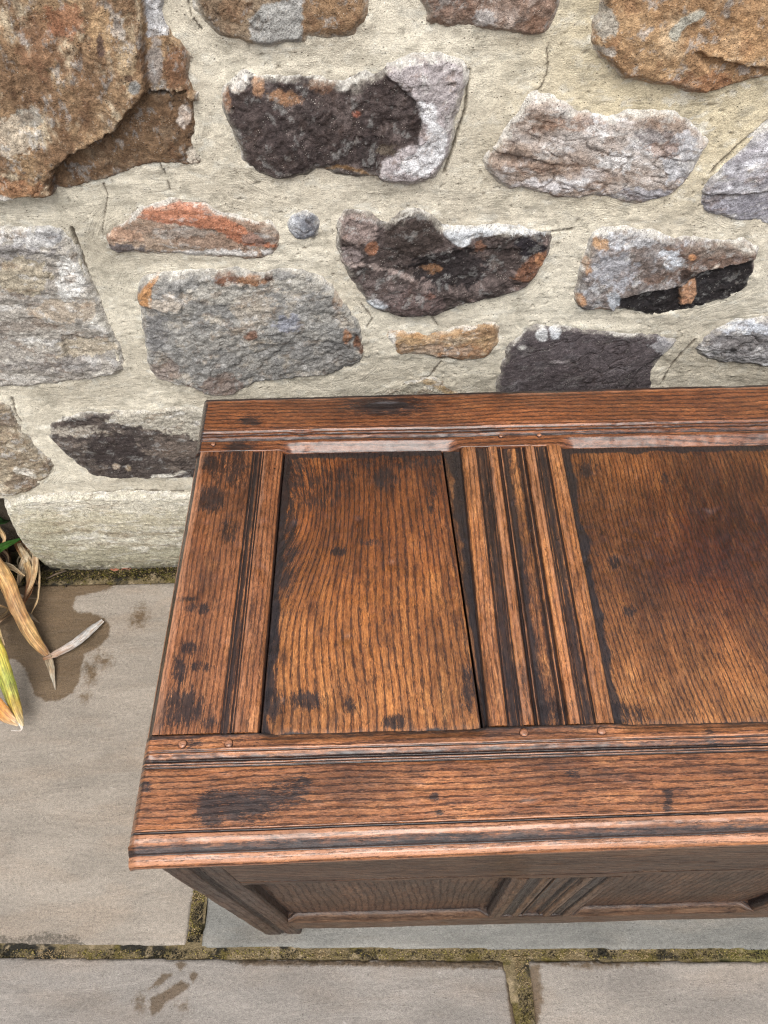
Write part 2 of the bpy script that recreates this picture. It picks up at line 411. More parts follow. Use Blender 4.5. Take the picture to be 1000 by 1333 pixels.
def stone(poly, prot, pal, patches=(), steps=(), rough=1.0, angle=0.0, aniso=1.0, crust=0.25, ragged=1.0, world=False, res=0.0014, seed=None, label=None, dome=0.35, mottle=1.0):
    """poly in photograph pixels (or wall metres); pal = (main, second, third) colours"""
    sd = len(STONES)*5+3 if seed is None else seed
    P = np.asarray(poly, float) if world else to_wall(poly)
    P = smooth_poly(P, 1)
    lo = P.min(0)-0.009; hi = P.max(0)+0.009
    xs = np.arange(lo[0], hi[0], res); zs = np.arange(lo[1], hi[1], res)
    X, Z = np.meshgrid(xs, zs, indexing='ij'); x = X.ravel(); z = Z.ravel()
    wx = x + 0.0042*ragged*fbm(x*42, z*42, 4, sd+1, 0.45); wz = z + 0.0042*ragged*fbm(x*42, z*42, 4, sd+2, 0.45)
    d = -sdf(wx, wz, P) + 0.0022
    ca, sa = math.cos(math.radians(angle)), math.sin(math.radians(angle))
    a = (x*ca+z*sa)/aniso; b = (-x*sa+z*ca)
    n1 = fbm(a*14, b*14, 4, sd+3, 0.5); n2 = fbm(a*50, b*50, 4, sd+4, 0.6); n3 = 1-2*np.abs(fbm(a*34, b*34, 3, sd+5, 0.5))
    n4 = fbm(a*150, b*150, 3, sd+6, 0.6)
    R = max(0.012, 0.5*min(hi-lo)*0.5)
    h = 0.72*prot*sst(-0.002, 0.0095, d) + prot*dome*0.6*sst(0, R, d)
    n5 = fbm(x*90+5, z*90, 4, sd+21, 0.7); n6 = np.abs(fbm(a*26+3, b*26, 4, sd+22, 0.6))
    h = h + rough*sst(-0.001, 0.008, d)*(0.0036*n1 + 0.0014*n2 + 0.0003*n3 + 0.0007*n4 + 0.0011*n5 - 0.0020*n6)
    h = h + np.minimum(d, 0)*2.6 - 0.0015
    px, py = wpx(x, z)
    for (poly2, dh, ew, nz) in steps:
        q = sdf(px, py, poly2) + nz*fbm(px/12, py/12, 4, sd+9, 0.6)
        h = h + dh*(1-sst(-ew, ew, q))
    # colour follows the surface round the rim instead of being projected through it
    x0_, z0_ = x, z
    cz_ = (z-(lo[1]+hi[1])/2)/(hi[1]-lo[1])*2; cx_ = (x-(lo[0]+hi[0])/2)/(hi[0]-lo[0])*2
    x = x - 1.3*h*np.clip(cx_*1.2, -1, 1); z = z - 1.3*h*np.clip(cz_*1.6, -1, 1)
    a = (x*ca+z*sa)/aniso; b = (-x*sa+z*ca)
    n2 = fbm(a*50, b*50, 4, sd+4, 0.6); n4 = fbm(a*150, b*150, 3, sd+6, 0.6); n5 = fbm(x*90+5, z*90, 4, sd+21, 0.7)
    c1, c2, c3 = [np.array(k)*KW for k in pal]
    t1 = sst(-0.35, 0.35, fbm(a*22, b*22, 5, sd+12, 0.65)+0.15*n3); t2 = sst(0.05, 0.5, fbm(a*38, b*38, 5, sd+13, 0.7))
    c = c1[None]*(1-t1[:, None]) + c2[None]*t1[:, None]
    c = c*(1-t2[:, None]) + c3[None]*t2[:, None]
    c = c*(1+0.22*n4+0.12*n2+0.22*n5)[:, None]
    c = paint(c, px, py, patches, sd)
    lum = c.mean(1, keepdims=True)
    m1 = sst(0.16, 0.34, fbm(a*55+7, b*55, 5, sd+31, 0.75))[:, None]*0.55*mottle; c = c*(1-m1) + (lum*1.1+0.16)*np.array([1.0, 0.97, 0.92])*m1
    m2 = sst(0.16, 0.34, fbm(a*45-9, b*45, 5, sd+32, 0.75))[:, None]*0.5*mottle; c = c*(1-m2) + c*np.array([0.62, 0.46, 0.34])*m2
    vein = (1-sst(0.0, 0.035, np.abs(fbm(a*17+4, b*17, 4, sd+33, 0.6))))*sst(-0.1, 0.25, fbm(a*9, b*9, 2, sd+34))
    h = h - 0.0018*vein*sst(0, 0.008, d); vv = (vein*0.6)[:, None]; c = c*(1-vv) + c*np.array([0.40, 0.30, 0.24])*vv
    pz = sst(0.30, 0.5, fbm(x*130, z*130, 3, sd+35, 0.7))[:, None]*0.55; c = c*(1-pz) + c*0.35*pz
    # smears of lime left round the rim
    topness = np.clip((z-(lo[1]+hi[1])/2)/(hi[1]-lo[1])*2, -1, 1)
    cw = 0.006*(crust*1.6) + 0.006*topness*min(1, crust*2) + 0.010*fbm(x*18, z*18, 3, sd+16)-0.002
    cr = (1-sst(-0.0012, 0.0012, d - cw*0.6 + 0.010*fbm(x*60, z*60, 4, sd+15, 0.6)))*0.7
    sw = 0.010+0.010*fbm(x*14, z*14, 3, sd+18)
    smear = (1-sst(-0.3, 1.0, d/np.maximum(sw, 0.002) + 1.1*fbm(x*45, z*60, 5, sd+19, 0.65)))*0.55
    c = c*(1-smear[:, None]) + (S(206, 199, 182)*KW)[None]*smear[:, None]
    wcol = S(214, 209, 198)*KW
    c = c*(1-cr[:, None]) + wcol[None]*cr[:, None]
    c = np.clip(c, 0.004, 0.85)
    y = WY - h
    x, z = x0_, z0_
    y = WY - h
    V = np.stack([x, y, z], 1)
    nu, nv = len(xs), len(zs)
    dd = d.reshape(nu, nv)
    mx = np.maximum.reduce([dd[:-1, :-1], dd[1:, :-1], dd[:-1, 1:], dd[1:, 1:]])
    F = grid_faces(nu, nv, mx > -0.005)
    V, F, A = compact(V, F, {'Col': c})
    o = mesh_obj('stone', V, F, MS, WALL, A)
    if label: o['label'] = label
    STONES.append(P)
    return o

BR = (S(164, 130, 86), S(128, 94, 58), S(200, 180, 146))
# large brown block, top left, with a broken lower lip
low = [(176, 128), (193, 112), (245, 118), (270, 150), (280, 222), (150, 252), (70, 262), (74, 212), (98, 190), (130, 175), (152, 160)]
stone([(-90, -90), (213, -90), (218, 0), (222, 38), (246, 55), (250, 100), (262, 150), (256, 185), (272, 214), (240, 219), (200, 214), (150, 233), (90, 248), (40, 252), (-90, 260)],
      0.030, BR, rough=1.5, angle=78, aniso=1.5, crust=0.1, dome=0.15,
      patches=[('p', low, S(112, 82, 50), 5, 0.85), ('e', 20, 165, 34, 26, S(205, 188, 162), 9, 0.8), ('e', 45, 140, 16, 14, S(150, 148, 138), 5, 0.7),
               ('p', [(186, -90), (214, -90), (218, 2), (222, 40), (194, 44), (190, 0)], S(206, 206, 208), 2, 0.95), ('e', 232, 85, 16, 30, S(128, 84, 46), 5, 0.85),
               ('e', 204, 75, 10, 34, S(160, 152, 146), 4, 0.8), ('e', 140, 25, 18, 28, S(190, 150, 96), 8, 0.7), ('e', 60, 40, 30, 40, S(140, 92, 52), 10, 0.5),
               ('e', 90, 15, 25, 22, S(158, 88, 36), 8, 0.55), ('e', 170, 60, 12, 45, S(196, 170, 128), 6, 0.5), ('e', 137, 48, 5, 14, S(72, 52, 52), 3, 0.8),
               ('e', 240, 150, 10, 12, S(206, 192, 178), 4, 0.85), ('e', 180, 100, 8, 9, S(150, 150, 146), 2, 0.9), ('e', 172, 88, 6, 5, S(70, 36, 22), 2, 0.8),
               ('e', 20, 232, 40, 12, S(168, 108, 52), 6, 0.6), ('e', 12, 248, 16, 5, S(214, 210, 200), 3, 0.9), ('e', 255, 200, 12, 12, S(214, 202, 182), 3, 0.8),
               ('l', [(78, 205), (100, 192), (130, 176), (155, 158)], 3, S(62, 44, 26), 2, 0.7)],
      steps=[(low, -0.017, 3.0, 6), ([(189, -100), (230, -100), (240, 40), (260, 118), (196, 116), (190, 60)], -0.013, 2.5, 3)], label='big craggy brown stone with a broken lower lip')
stone([(240, -90), (490, -90), (478, -10), (474, 40), (430, 48), (402, 42), (394, 55), (340, 58), (290, 46), (264, 27), (250, 10)], 0.012,
      (S(152, 128, 98), S(132, 108, 80), S(168, 150, 126)), rough=1.0,
      patches=[('p', [(325, 20), (345, 0), (395, -10), (394, 60), (330, 60)], S(168, 168, 164), 3, 0.9), ('p', [(395, -30), (480, -30), (480, 45), (395, 45)], S(150, 112, 68), 4, 0.85), ('e', 305, 8, 22, 16, S(132, 98, 62), 6, 0.7)],
      label='stone with a grey patch between two brown ones')
stone([(288, 128), (298, 104), (320, 93), (350, 98), (400, 94), (440, 106), (470, 97), (500, 93), (505, 80), (550, 67), (595, 74), (608, 90), (605, 108), (590, 150), (588, 175), (576, 214), (560, 232), (520, 236), (490, 229), (440, 227), (420, 216), (395, 232), (345, 230), (318, 212), (315, 196), (300, 160)],
      0.013, (S(84, 70, 66), S(66, 54, 52), S(104, 90, 86)), rough=1.6, crust=0.5,
      patches=[('p', [(502, 92), (505, 78), (550, 60), (612, 70), (612, 110), (590, 170), (580, 240), (500, 240), (495, 222), (497, 205), (520, 190), (545, 180), (549, 150), (540, 125), (528, 112)], S(176, 166, 166), 2.5, 0.97),
               ('p', [(545, 122), (566, 128), (568, 150), (582, 165), (578, 200), (555, 222), (515, 216), (530, 195), (552, 182), (556, 160), (546, 140)], S(222, 222, 224), 4, 0.85),
               ('e', 372, 122, 22, 8, S(150, 104, 60), 4, 0.85), ('e', 337, 108, 7, 13, S(176, 126, 80), 3, 0.85), ('e', 296, 125, 6, 16, S(160, 108, 64), 3, 0.8), ('e', 418, 108, 16, 8, S(122, 86, 58), 5, 0.7),
               ('e', 312, 104, 12, 12, S(222, 216, 206), 5, 0.8), ('e', 464, 143, 5, 4, S(160, 78, 34), 1, 0.8), ('e', 480, 192, 16, 22, S(48, 40, 40), 6, 0.6), ('e', 400, 150, 30, 22, S(58, 48, 46), 8, 0.5),
               ('l', [(425, 217), (440, 212), (470, 216), (492, 230)], 2.2, S(146, 104, 40), 1.5, 0.8), ('e', 505, 190, 14, 7, S(112, 98, 80), 4, 0.7), ('l', [(520, 106), (560, 102), (598, 102)], 0.9, S(72, 62, 56), 1, 0.8)],
      steps=[([(500, 92), (540, 60), (615, 65), (600, 240), (492, 240), (495, 215), (525, 190), (549, 175), (550, 140), (535, 115)], 0.005, 2, 4)],
      label='dark peppery stone with a whitewashed right end')
stone([(544, -90), (735, -90), (728, 0), (722, 28), (700, 45), (670, 41), (640, 38), (600, 31), (568, 34), (549, 20)], 0.013, (S(158, 132, 114), S(134, 104, 84), S(182, 162, 148)), rough=1.3,
      patches=[('e', 700, 28, 20, 14, S(128, 88, 58), 6, 0.6), ('e', 630, 20, 14, 12, S(196, 190, 186), 6, 0.8), ('e', 580, 5, 30, 12, S(150, 120, 102), 7, 0.5)], label='pinkish brown stone cut by the top edge')
stone([(778, -90), (1130, -90), (1130, 84), (1060, 92), (985, 102), (950, 113), (920, 122), (880, 111), (850, 106), (812, 96), (790, 82), (768, 56), (770, 38), (786, 8)], 0.020,
      (S(184, 144, 92), S(160, 118, 68), S(202, 168, 122)), rough=1.2, angle=-20, aniso=1.4, crust=0.2, dome=0.2,
      patches=[('e', 785, 22, 16, 20, S(178, 172, 158), 5, 0.85), ('e', 786, 60, 13, 7, S(206, 198, 184), 4, 0.85), ('l', [(872, 38), (885, 22), (908, 8)], 6, S(184, 182, 166), 3, 0.9), ('e', 910, 105, 40, 18, S(150, 92, 40), 8, 0.6), ('e', 960, 40, 50, 30, S(186, 136, 74), 12, 0.5)],
      steps=[([(900, 60), (960, 78), (1000, 84), (1140, 80), (1140, 140), (900, 140), (930, 100)], -0.007, 3, 5)], label='large sandy orange stone at the top right')
stone([(688, 126), (700, 121), (730, 128), (755, 141), (790, 149), (830, 144), (880, 142), (905, 160), (923, 181), (914, 196), (900, 226), (882, 246), (850, 262), (820, 265), (782, 251), (742, 259), (700, 246), (655, 241), (634, 226), (631, 204), (650, 190), (662, 165), (674, 142)],
      0.013, (S(188, 178, 170), S(160, 138, 120), S(220, 218, 218)), rough=1.2, angle=-12, aniso=2.4, crust=0.7,
      patches=[('e', 740, 155, 40, 9, S(150, 112, 84), 9, 0.6), ('e', 850, 172, 24, 10, S(110, 104, 108), 5, 0.6), ('e', 885, 200, 25, 34, S(190, 194, 202), 8, 0.6), ('e', 800, 205, 24, 14, S(226, 224, 222), 9, 0.8), ('e', 672, 195, 18, 6, S(96, 78, 66), 3, 0.8), ('e', 700, 212, 40, 8, S(140, 108, 84), 7, 0.6),
               ('e', 700, 238, 50, 9, S(214, 212, 214), 6, 0.7), ('e', 830, 250, 40, 10, S(168, 172, 186), 6, 0.6), ('e', 860, 190, 20, 10, S(170, 132, 108), 7, 0.6), ('e', 765, 222, 30, 6, S(156, 140, 130), 6, 0.6)],
      steps=[([(640, 194), (680, 198), (700, 202), (690, 208), (636, 204)], -0.007, 1.5, 2)], label='streaky white and pink stone')
stone([(1130, 60), (1060, 120), (1000, 160), (962, 190), (928, 222), (910, 246), (908, 270), (938, 284), (972, 291), (1130, 300)], 0.012, (S(184, 182, 186), S(160, 156, 162), S(206, 206, 212)), rough=1.4, angle=8, aniso=2.2, crust=0.3,
      patches=[('l', [(910, 250), (950, 250), (1000, 244), (1060, 250)], 1.2, S(96, 88, 84), 1, 0.8), ('e', 970, 268, 50, 16, S(146, 144, 156), 7, 0.6)], steps=[([(905, 250), (1000, 245), (1130, 245), (1130, 310), (905, 310)], -0.004, 2, 2)], label='pale lilac grey stone at the right edge')
stone([(-110, 296), (0, 295), (30, 291), (74, 291), (88, 300), (100, 330), (122, 380), (145, 430), (158, 462), (160, 484), (120, 491), (60, 500), (0, 503), (-110, 506)], 0.011,
      (S(178, 170, 158), S(156, 148, 138), S(206, 200, 188)), rough=1.4, angle=-6, aniso=1.8, crust=0.25,
      patches=[('e', 65, 300, 22, 14, S(150, 152, 158), 5, 0.7), ('e', 40, 306, 30, 12, S(214, 212, 210), 8, 0.75), ('e', 20, 325, 50, 10, S(134, 130, 132), 8, 0.6), ('e', 30, 355, 34, 24, S(176, 160, 126), 8, 0.6), ('e', 92, 360, 16, 30, S(222, 220, 214), 8, 0.85),
               ('e', 85, 400, 40, 14, S(190, 166, 134), 8, 0.5), ('e', 20, 420, 50, 8, S(134, 118, 104), 6, 0.5), ('e', 110, 450, 40, 12, S(188, 170, 138), 6, 0.6), ('e', 70, 470, 70, 8, S(128, 122, 120), 8, 0.5), ('e', 20, 490, 40, 6, S(206, 200, 190), 6, 0.6)],
      steps=[([(80, 430), (150, 445), (158, 470), (90, 462)], -0.005, 2, 4), ([(-100, 330), (40, 322), (90, 336), (95, 350), (-100, 345)], -0.004, 4, 5)], label='pale layered stone at the left edge')
stone([(135, 297), (172, 280), (190, 268), (240, 258), (272, 266), (320, 284), (364, 290), (366, 330), (330, 336), (250, 332), (200, 327), (140, 330)], 0.009, (S(166, 142, 118), S(150, 122, 100), S(190, 176, 160)), rough=1.2, angle=-10, aniso=3.0, crust=0.6,
      patches=[('p', [(180, 280), (195, 268), (245, 259), (275, 270), (330, 300), (360, 318), (320, 318), (280, 296), (220, 288)], S(178, 98, 42), 3, 0.88), ('e', 248, 265, 20, 6, S(206, 128, 86), 3, 0.8), ('e', 155, 320, 34, 7, S(92, 92, 100), 4, 0.75), ('e', 160, 302, 28, 8, S(178, 132, 98), 4, 0.6),
               ('e', 240, 300, 40, 7, S(174, 168, 160), 4, 0.7), ('e', 280, 327, 70, 5, S(212, 210, 206), 4, 0.8), ('e', 335, 308, 20, 8, S(128, 118, 112), 4, 0.6)], label='small layered stone with an orange band')
stone([(374, 282), (395, 275), (412, 281), (416, 300), (402, 312), (378, 309)], 0.010, (S(142, 146, 154), S(116, 118, 126), S(200, 202, 206)), rough=1.0, crust=0.3, label='tiny blue grey stone')
stone([(178, 375), (198, 356), (225, 355), (282, 350), (320, 352), (355, 352), (400, 350), (425, 365), (450, 395), (470, 420), (477, 455), (468, 475), (430, 487), (380, 492), (335, 496), (312, 510), (282, 513), (262, 507), (245, 500), (220, 498), (200, 490), (190, 460), (184, 400)],
      0.013, (S(158, 154, 146), S(136, 134, 130), S(176, 166, 150)), rough=1.7, angle=12, aniso=1.3, crust=0.12,
      patches=[('p', [(180, 378), (200, 356), (208, 354), (200, 368), (199, 392), (184, 390)], S(176, 118, 40), 1.5, 0.95), ('e', 294, 357, 15, 7, S(112, 66, 34), 2, 0.95), ('e', 332, 360, 20, 6, S(140, 90, 42), 2.5, 0.95), ('e', 350, 357, 5, 6, S(72, 42, 26), 1.5, 0.9),
               ('e', 328, 430, 9, 6, S(124, 76, 44), 2, 0.85), ('e', 452, 433, 6, 9, S(160, 104, 52), 2, 0.9), ('p', [(463, 428), (470, 440), (477, 455), (470, 458), (460, 446)], S(112, 66, 32), 1.5, 0.95), ('e', 440, 385, 7, 14, S(152, 120, 90), 3, 0.8),
               ('p', [(232, 498), (250, 497), (276, 513), (262, 515)], S(158, 92, 44), 1.5, 0.95), ('e', 222, 385, 22, 12, S(206, 190, 170), 6, 0.75), ('e', 375, 415, 16, 12, S(150, 154, 172), 6, 0.6), ('e', 330, 395, 26, 26, S(182, 166, 144), 8, 0.5),
               ('e', 290, 375, 40, 14, S(196, 190, 176), 9, 0.5), ('e', 200, 425, 18, 30, S(118, 116, 118), 8, 0.5), ('e', 290, 495, 26, 14, S(120, 92, 78), 6, 0.6), ('e', 215, 480, 22, 14, S(140, 112, 96), 7, 0.5), ('e', 430, 460, 40, 20, S(124, 122, 120), 8, 0.5), ('e', 390, 365, 40, 9, S(186, 180, 166), 7, 0.6)],
      steps=[([(180, 350), (235, 352), (238, 400), (225, 402), (205, 396), (180, 388)], 0.005, 1.5, 2), ([(340, 470), (390, 430), (420, 440), (475, 430), (490, 500), (300, 520)], -0.003, 3, 5)], label='broad grey stone with rust flecks')
stone([(443, 278), (475, 272), (500, 288), (525, 275), (545, 272), (565, 281), (580, 298), (612, 294), (660, 293), (700, 300), (720, 304), (713, 330), (700, 358), (680, 376), (650, 385), (620, 391), (590, 400), (560, 411), (522, 412), (490, 402), (464, 376), (444, 335), (437, 305)],
      0.014, (S(94, 80, 76), S(70, 58, 54), S(126, 108, 102)), rough=1.9, angle=20, aniso=1.3, crust=0.18,
      patches=[('e', 465, 292, 26, 18, S(152, 132, 124), 6, 0.8), ('e', 455, 330, 18, 14, S(150, 134, 130), 5, 0.7), ('e', 540, 300, 38, 28, S(60, 48, 42), 10, 0.7), ('e', 585, 345, 48, 24, S(34, 28, 30), 9, 0.85), ('e', 690, 316, 20, 14, S(30, 26, 34), 5, 0.9), ('e', 640, 310, 22, 12, S(70, 60, 56), 6, 0.5),
               ('p', [(664, 354), (690, 328), (712, 320), (706, 345), (698, 362), (680, 360)], S(126, 78, 42), 3, 0.85), ('e', 703, 334, 7, 9, S(196, 130, 66), 3, 0.85), ('e', 484, 316, 8, 9, S(146, 88, 44), 3, 0.85), ('e', 562, 348, 12, 5, S(150, 100, 48), 3, 0.7), ('e', 625, 318, 8, 8, S(132, 84, 50), 3, 0.7), ('e', 558, 378, 7, 4, S(140, 76, 34), 2, 0.8),
               ('l', [(445, 336), (480, 340), (520, 352), (535, 358)], 3.0, S(190, 168, 158), 3, 0.7), ('e', 488, 392, 14, 7, S(206, 212, 218), 3, 0.9), ('e', 540, 388, 36, 16, S(112, 90, 86), 8, 0.6), ('e', 500, 375, 26, 14, S(124, 108, 104), 7, 0.5), ('p', [(574, 292), (600, 288), (640, 288), (705, 296), (720, 302), (690, 304), (660, 297), (620, 304), (600, 316), (588, 308)], S(202, 206, 210), 3, 0.9),
               ('e', 602, 396, 10, 4, S(196, 200, 200), 2, 0.8)],
      steps=[([(540, 345), (600, 320), (690, 320), (660, 356), (600, 372), (550, 366)], -0.006, 5, 5)], label='dark brown and black stone with a rusty right corner')
stone([(764, 315), (775, 297), (812, 293), (850, 301), (900, 310), (950, 311), (985, 315), (988, 332), (979, 372), (960, 385), (930, 395), (900, 403), (870, 414), (842, 410), (800, 402), (765, 403), (747, 396), (749, 372), (758, 345)],
      0.015, (S(150, 144, 142), S(126, 112, 104), S(196, 198, 204)), rough=1.5, crust=0.45,
      patches=[('p', [(804, 384), (850, 372), (885, 366), (908, 350), (940, 343), (980, 330), (979, 372), (960, 386), (930, 396), (900, 404), (870, 415), (842, 411), (806, 402)], S(30, 24, 26), 2.5, 0.97), ('p', [(860, 315), (985, 314), (984, 332), (940, 344), (905, 352), (840, 365), (835, 355), (890, 340)], S(112, 84, 66), 5, 0.85),
               ('e', 930, 320, 45, 8, S(132, 118, 106), 5, 0.7), ('e', 780, 312, 10, 7, S(200, 150, 92), 3, 0.85), ('e', 763, 340, 5, 14, S(196, 146, 98), 3, 0.8), ('e', 754, 385, 7, 8, S(190, 134, 76), 3, 0.85), ('e', 784, 400, 9, 5, S(186, 134, 76), 2, 0.85), ('e', 898, 328, 5, 4, S(206, 138, 66), 1.5, 0.9),
               ('e', 895, 352, 14, 8, S(40, 26, 20), 3, 0.8), ('p', [(884, 366), (903, 358), (906, 378), (900, 388), (884, 392)], S(186, 132, 86), 2.5, 0.9), ('e', 873, 330, 14, 10, S(212, 218, 226), 6, 0.8), ('e', 800, 345, 30, 22, S(186, 188, 196), 9, 0.6), ('e', 797, 385, 9, 14, S(202, 208, 216), 4, 0.8), ('l', [(923, 346), (930, 340), (933, 338)], 1.8, S(224, 214, 200), 1, 0.95), ('e', 845, 345, 26, 12, S(108, 92, 84), 7, 0.6), ('e', 830, 305, 34, 10, S(190, 192, 196), 7, 0.7)],
      steps=[([(800, 384), (850, 372), (885, 366), (908, 350), (940, 343), (992, 330), (992, 420), (800, 420)], -0.008, 2.5, 2), ([(884, 366), (904, 356), (907, 378), (898, 394), (884, 394)], 0.005, 1.5, 1)], label='mottled stone with a glossy black lower face')
stone([(499, 431), (535, 429), (565, 436), (600, 426), (632, 418), (650, 418), (649, 445), (640, 462), (612, 469), (580, 464), (540, 460), (514, 463), (510, 448)], 0.010, (S(182, 146, 96), S(162, 122, 76), S(202, 178, 146)), rough=1.3, angle=8, aniso=2.0, crust=0.4,
      patches=[('e', 540, 432, 30, 4, S(186, 134, 66), 3, 0.7), ('e', 600, 455, 34, 9, S(152, 104, 58), 6, 0.7), ('e', 510, 442, 6, 12, S(216, 214, 206), 3, 0.8), ('e', 570, 453, 40, 8, S(172, 150, 128), 7, 0.6)], label='small ochre stone')
stone([(645, 560), (645, 505), (654, 472), (664, 447), (684, 425), (700, 422), (740, 424), (800, 431), (850, 434), (886, 437), (872, 455), (856, 476), (850, 500), (856, 560)], 0.011, (S(100, 90, 92), S(88, 78, 80), S(112, 104, 107)), rough=0.45, mottle=0.4, angle=28, aniso=2.0, crust=0.35,
      patches=[('e', 705, 432, 8, 8, S(216, 216, 216), 2.5, 0.9), ('e', 722, 430, 8, 8, S(216, 220, 224), 3, 0.9), ('e', 679, 448, 5, 3, S(222, 218, 210), 1, 0.9), ('e', 872, 446, 24, 12, S(168, 166, 168), 5, 0.85), ('e', 728, 466, 12, 2, S(170, 160, 160), 1, 0.8), ('l', [(810, 505), (830, 478), (850, 464), (876, 454)], 1.3, S(44, 38, 40), 1.2, 0.85), ('l', [(790, 510), (812, 488), (826, 476)], 1.0, S(50, 42, 44), 1.2, 0.8), ('e', 864, 480, 10, 20, S(150, 148, 148), 4, 0.6)],
      steps=[([(830, 478), (876, 452), (890, 470), (860, 530), (800, 530)], -0.006, 2, 2)], label='purplish slate coloured stone above the lid')
stone([(904, 456), (910, 440), (940, 425), (970, 414), (1130, 398), (1130, 482), (1000, 476), (960, 471), (928, 470)], 0.012, (S(166, 164, 164), S(136, 132, 132), S(204, 204, 206)), rough=1.7, angle=-4, aniso=2.2, crust=0.4,
      patches=[('e', 960, 422, 40, 7, S(206, 212, 222), 4, 0.7), ('e', 952, 449, 4, 4, S(40, 36, 36), 1, 0.9), ('e', 960, 440, 40, 8, S(112, 106, 104), 7, 0.6)], label='grey stone with dark seams, right of the slate coloured one')
stone([(462, 545), (480, 520), (520, 500), (548, 490), (572, 492), (600, 512), (640, 560)], 0.007, (S(186, 178, 158), S(166, 156, 134), S(202, 194, 176)), rough=1.0, aniso=1.8, crust=0.3, patches=[('l', [(546, 490), (575, 498), (592, 515)], 6, S(176, 142, 84), 3, 0.8)], label='low pale stone half hidden by the lid')
stone([(-120, 500), (-110, 520), (0, 519), (18, 533), (28, 556), (50, 588), (70, 600), (68, 615), (45, 635), (20, 645), (-110, 652)], 0.011, (S(176, 160, 132), S(148, 130, 104), S(200, 188, 166)), rough=1.5, angle=15, aniso=1.4, crust=0.2,
      patches=[('e', 12, 545, 14, 8, S(118, 100, 84), 5, 0.7), ('l', [(25, 608), (36, 612), (45, 616)], 4, S(226, 220, 206), 3, 0.8), ('e', 28, 625, 22, 8, S(116, 94, 74), 5, 0.6), ('e', 63, 604, 6, 12, S(122, 100, 80), 4, 0.6)], steps=[([(-110, 556), (20, 552), (40, 580), (20, 560), (-110, 566)], -0.006, 2, 3)], label='sandy stone in the lower left corner of the wall')
stone([(58, 562), (78, 545), (108, 537), (160, 536), (200, 532), (255, 528), (330, 545), (345, 600), (300, 622), (200, 622), (132, 622), (110, 611), (82, 586)], 0.009, (S(96, 84, 76), S(76, 66, 62), S(124, 110, 98)), rough=1.3, aniso=1.6, crust=0.15,
      patches=[('p', [(140, 545), (160, 530), (260, 520), (330, 540), (320, 572), (262, 566), (230, 562), (200, 556), (170, 550)], S(190, 182, 164), 5, 0.9), ('e', 98, 558, 34, 6, S(176, 166, 150), 6, 0.8), ('e', 150, 585, 36, 22, S(56, 46, 46), 8, 0.8), ('e', 152, 604, 5, 4, S(196, 178, 156), 1, 0.95), ('e', 168, 606, 4, 4, S(150, 130, 100), 1, 0.9), ('e', 230, 580, 30, 14, S(124, 108, 96), 8, 0.6), ('e', 90, 550, 20, 5, S(74, 62, 56), 4, 0.7),
               ('l', [(200, 618), (225, 616), (240, 612)], 2.5, S(220, 214, 200), 1.5, 0.9)], label='dark stain-coloured stone left of the lid corner')
# smooth pale base course stone, its foot dark with damp
stone([(8, 652), (40, 642), (200, 640), (300, 640), (480, 640), (486, 738), (300, 738), (160, 738), (70, 736), (48, 722), (28, 700), (14, 676)], 0.020, (S(200, 194, 172), S(184, 176, 152), S(214, 209, 192)), rough=0.6, mottle=0.6, aniso=3.2, crust=0.15, dome=0.6,
      patches=[('e', 200, 740, 280, 15, S(84, 78, 58), 8, 0.8), ('e', 140, 716, 160, 14, S(150, 144, 112), 9, 0.6), ('e', 120, 668, 120, 14, S(196, 184, 150), 9, 0.5), ('e', 60, 690, 30, 26, S(160, 152, 118), 9, 0.5), ('e', 160, 650, 120, 8, S(208, 200, 180), 7, 0.6), ('l', [(60, 684), (110, 680), (170, 686), (240, 682)], 1.6, S(132, 116, 86), 3, 0.6), ('l', [(90, 700), (150, 696), (230, 700)], 1.3, S(140, 124, 92), 3, 0.5)],
      label='pale rounded base stone resting on the paving')

# plain filler stones, outside the frame or hidden behind the chest
def chest_hides(px, py): return 275 < px < 1400 and 560 < py < 1200
r2 = random.Random(5)
FPAL = [(S(160, 140, 112), S(136, 112, 84), S(184, 168, 144)), (S(150, 146, 140), S(124, 120, 118), S(184, 180, 172)), (S(104, 90, 82), S(82, 70, 66), S(132, 118, 108))]
zrow = 0.012
while zrow < 1.22:
    hh = r2.uniform(0.10, 0.16); xx = -1.35 + r2.uniform(0, 0.1)
    while xx < 1.35:
        ww = r2.uniform(0.17, 0.32)
        cx, cz = xx+ww/2, zrow+hh/2
        pts = []
        for k in range(14):
            t = 2*math.pi*k/14; ex, ez = math.cos(t), math.sin(t)
            q = (abs(ex)**5+abs(ez)**5)**(-1/5)*r2.uniform(0.84, 1.03)
            pts.append((cx+ex*q*(ww/2-0.012), cz+ez*q*(hh/2-0.010)))
        A = np.array(pts); pxx, pyy = wpx(A[:, 0], A[:, 1])
        vis = any((-25 < a < 1025 and -25 < b < 760 and not chest_hides(a, b)) for a, b in zip(pxx, pyy))
        clash = any(sdf(A[:, 0], A[:, 1], Q).min() < 0.010 or sdf(Q[:, 0], Q[:, 1], A).min() < 0.010 for Q in STONES)
        if not vis and not clash and not (cx < -0.72 and cz < 0.13):
            stone(A, r2.uniform(0.008, 0.016), r2.choice(FPAL), world=True, res=0.005, rough=1.2, crust=0.3)
        xx += ww
    zrow += hh

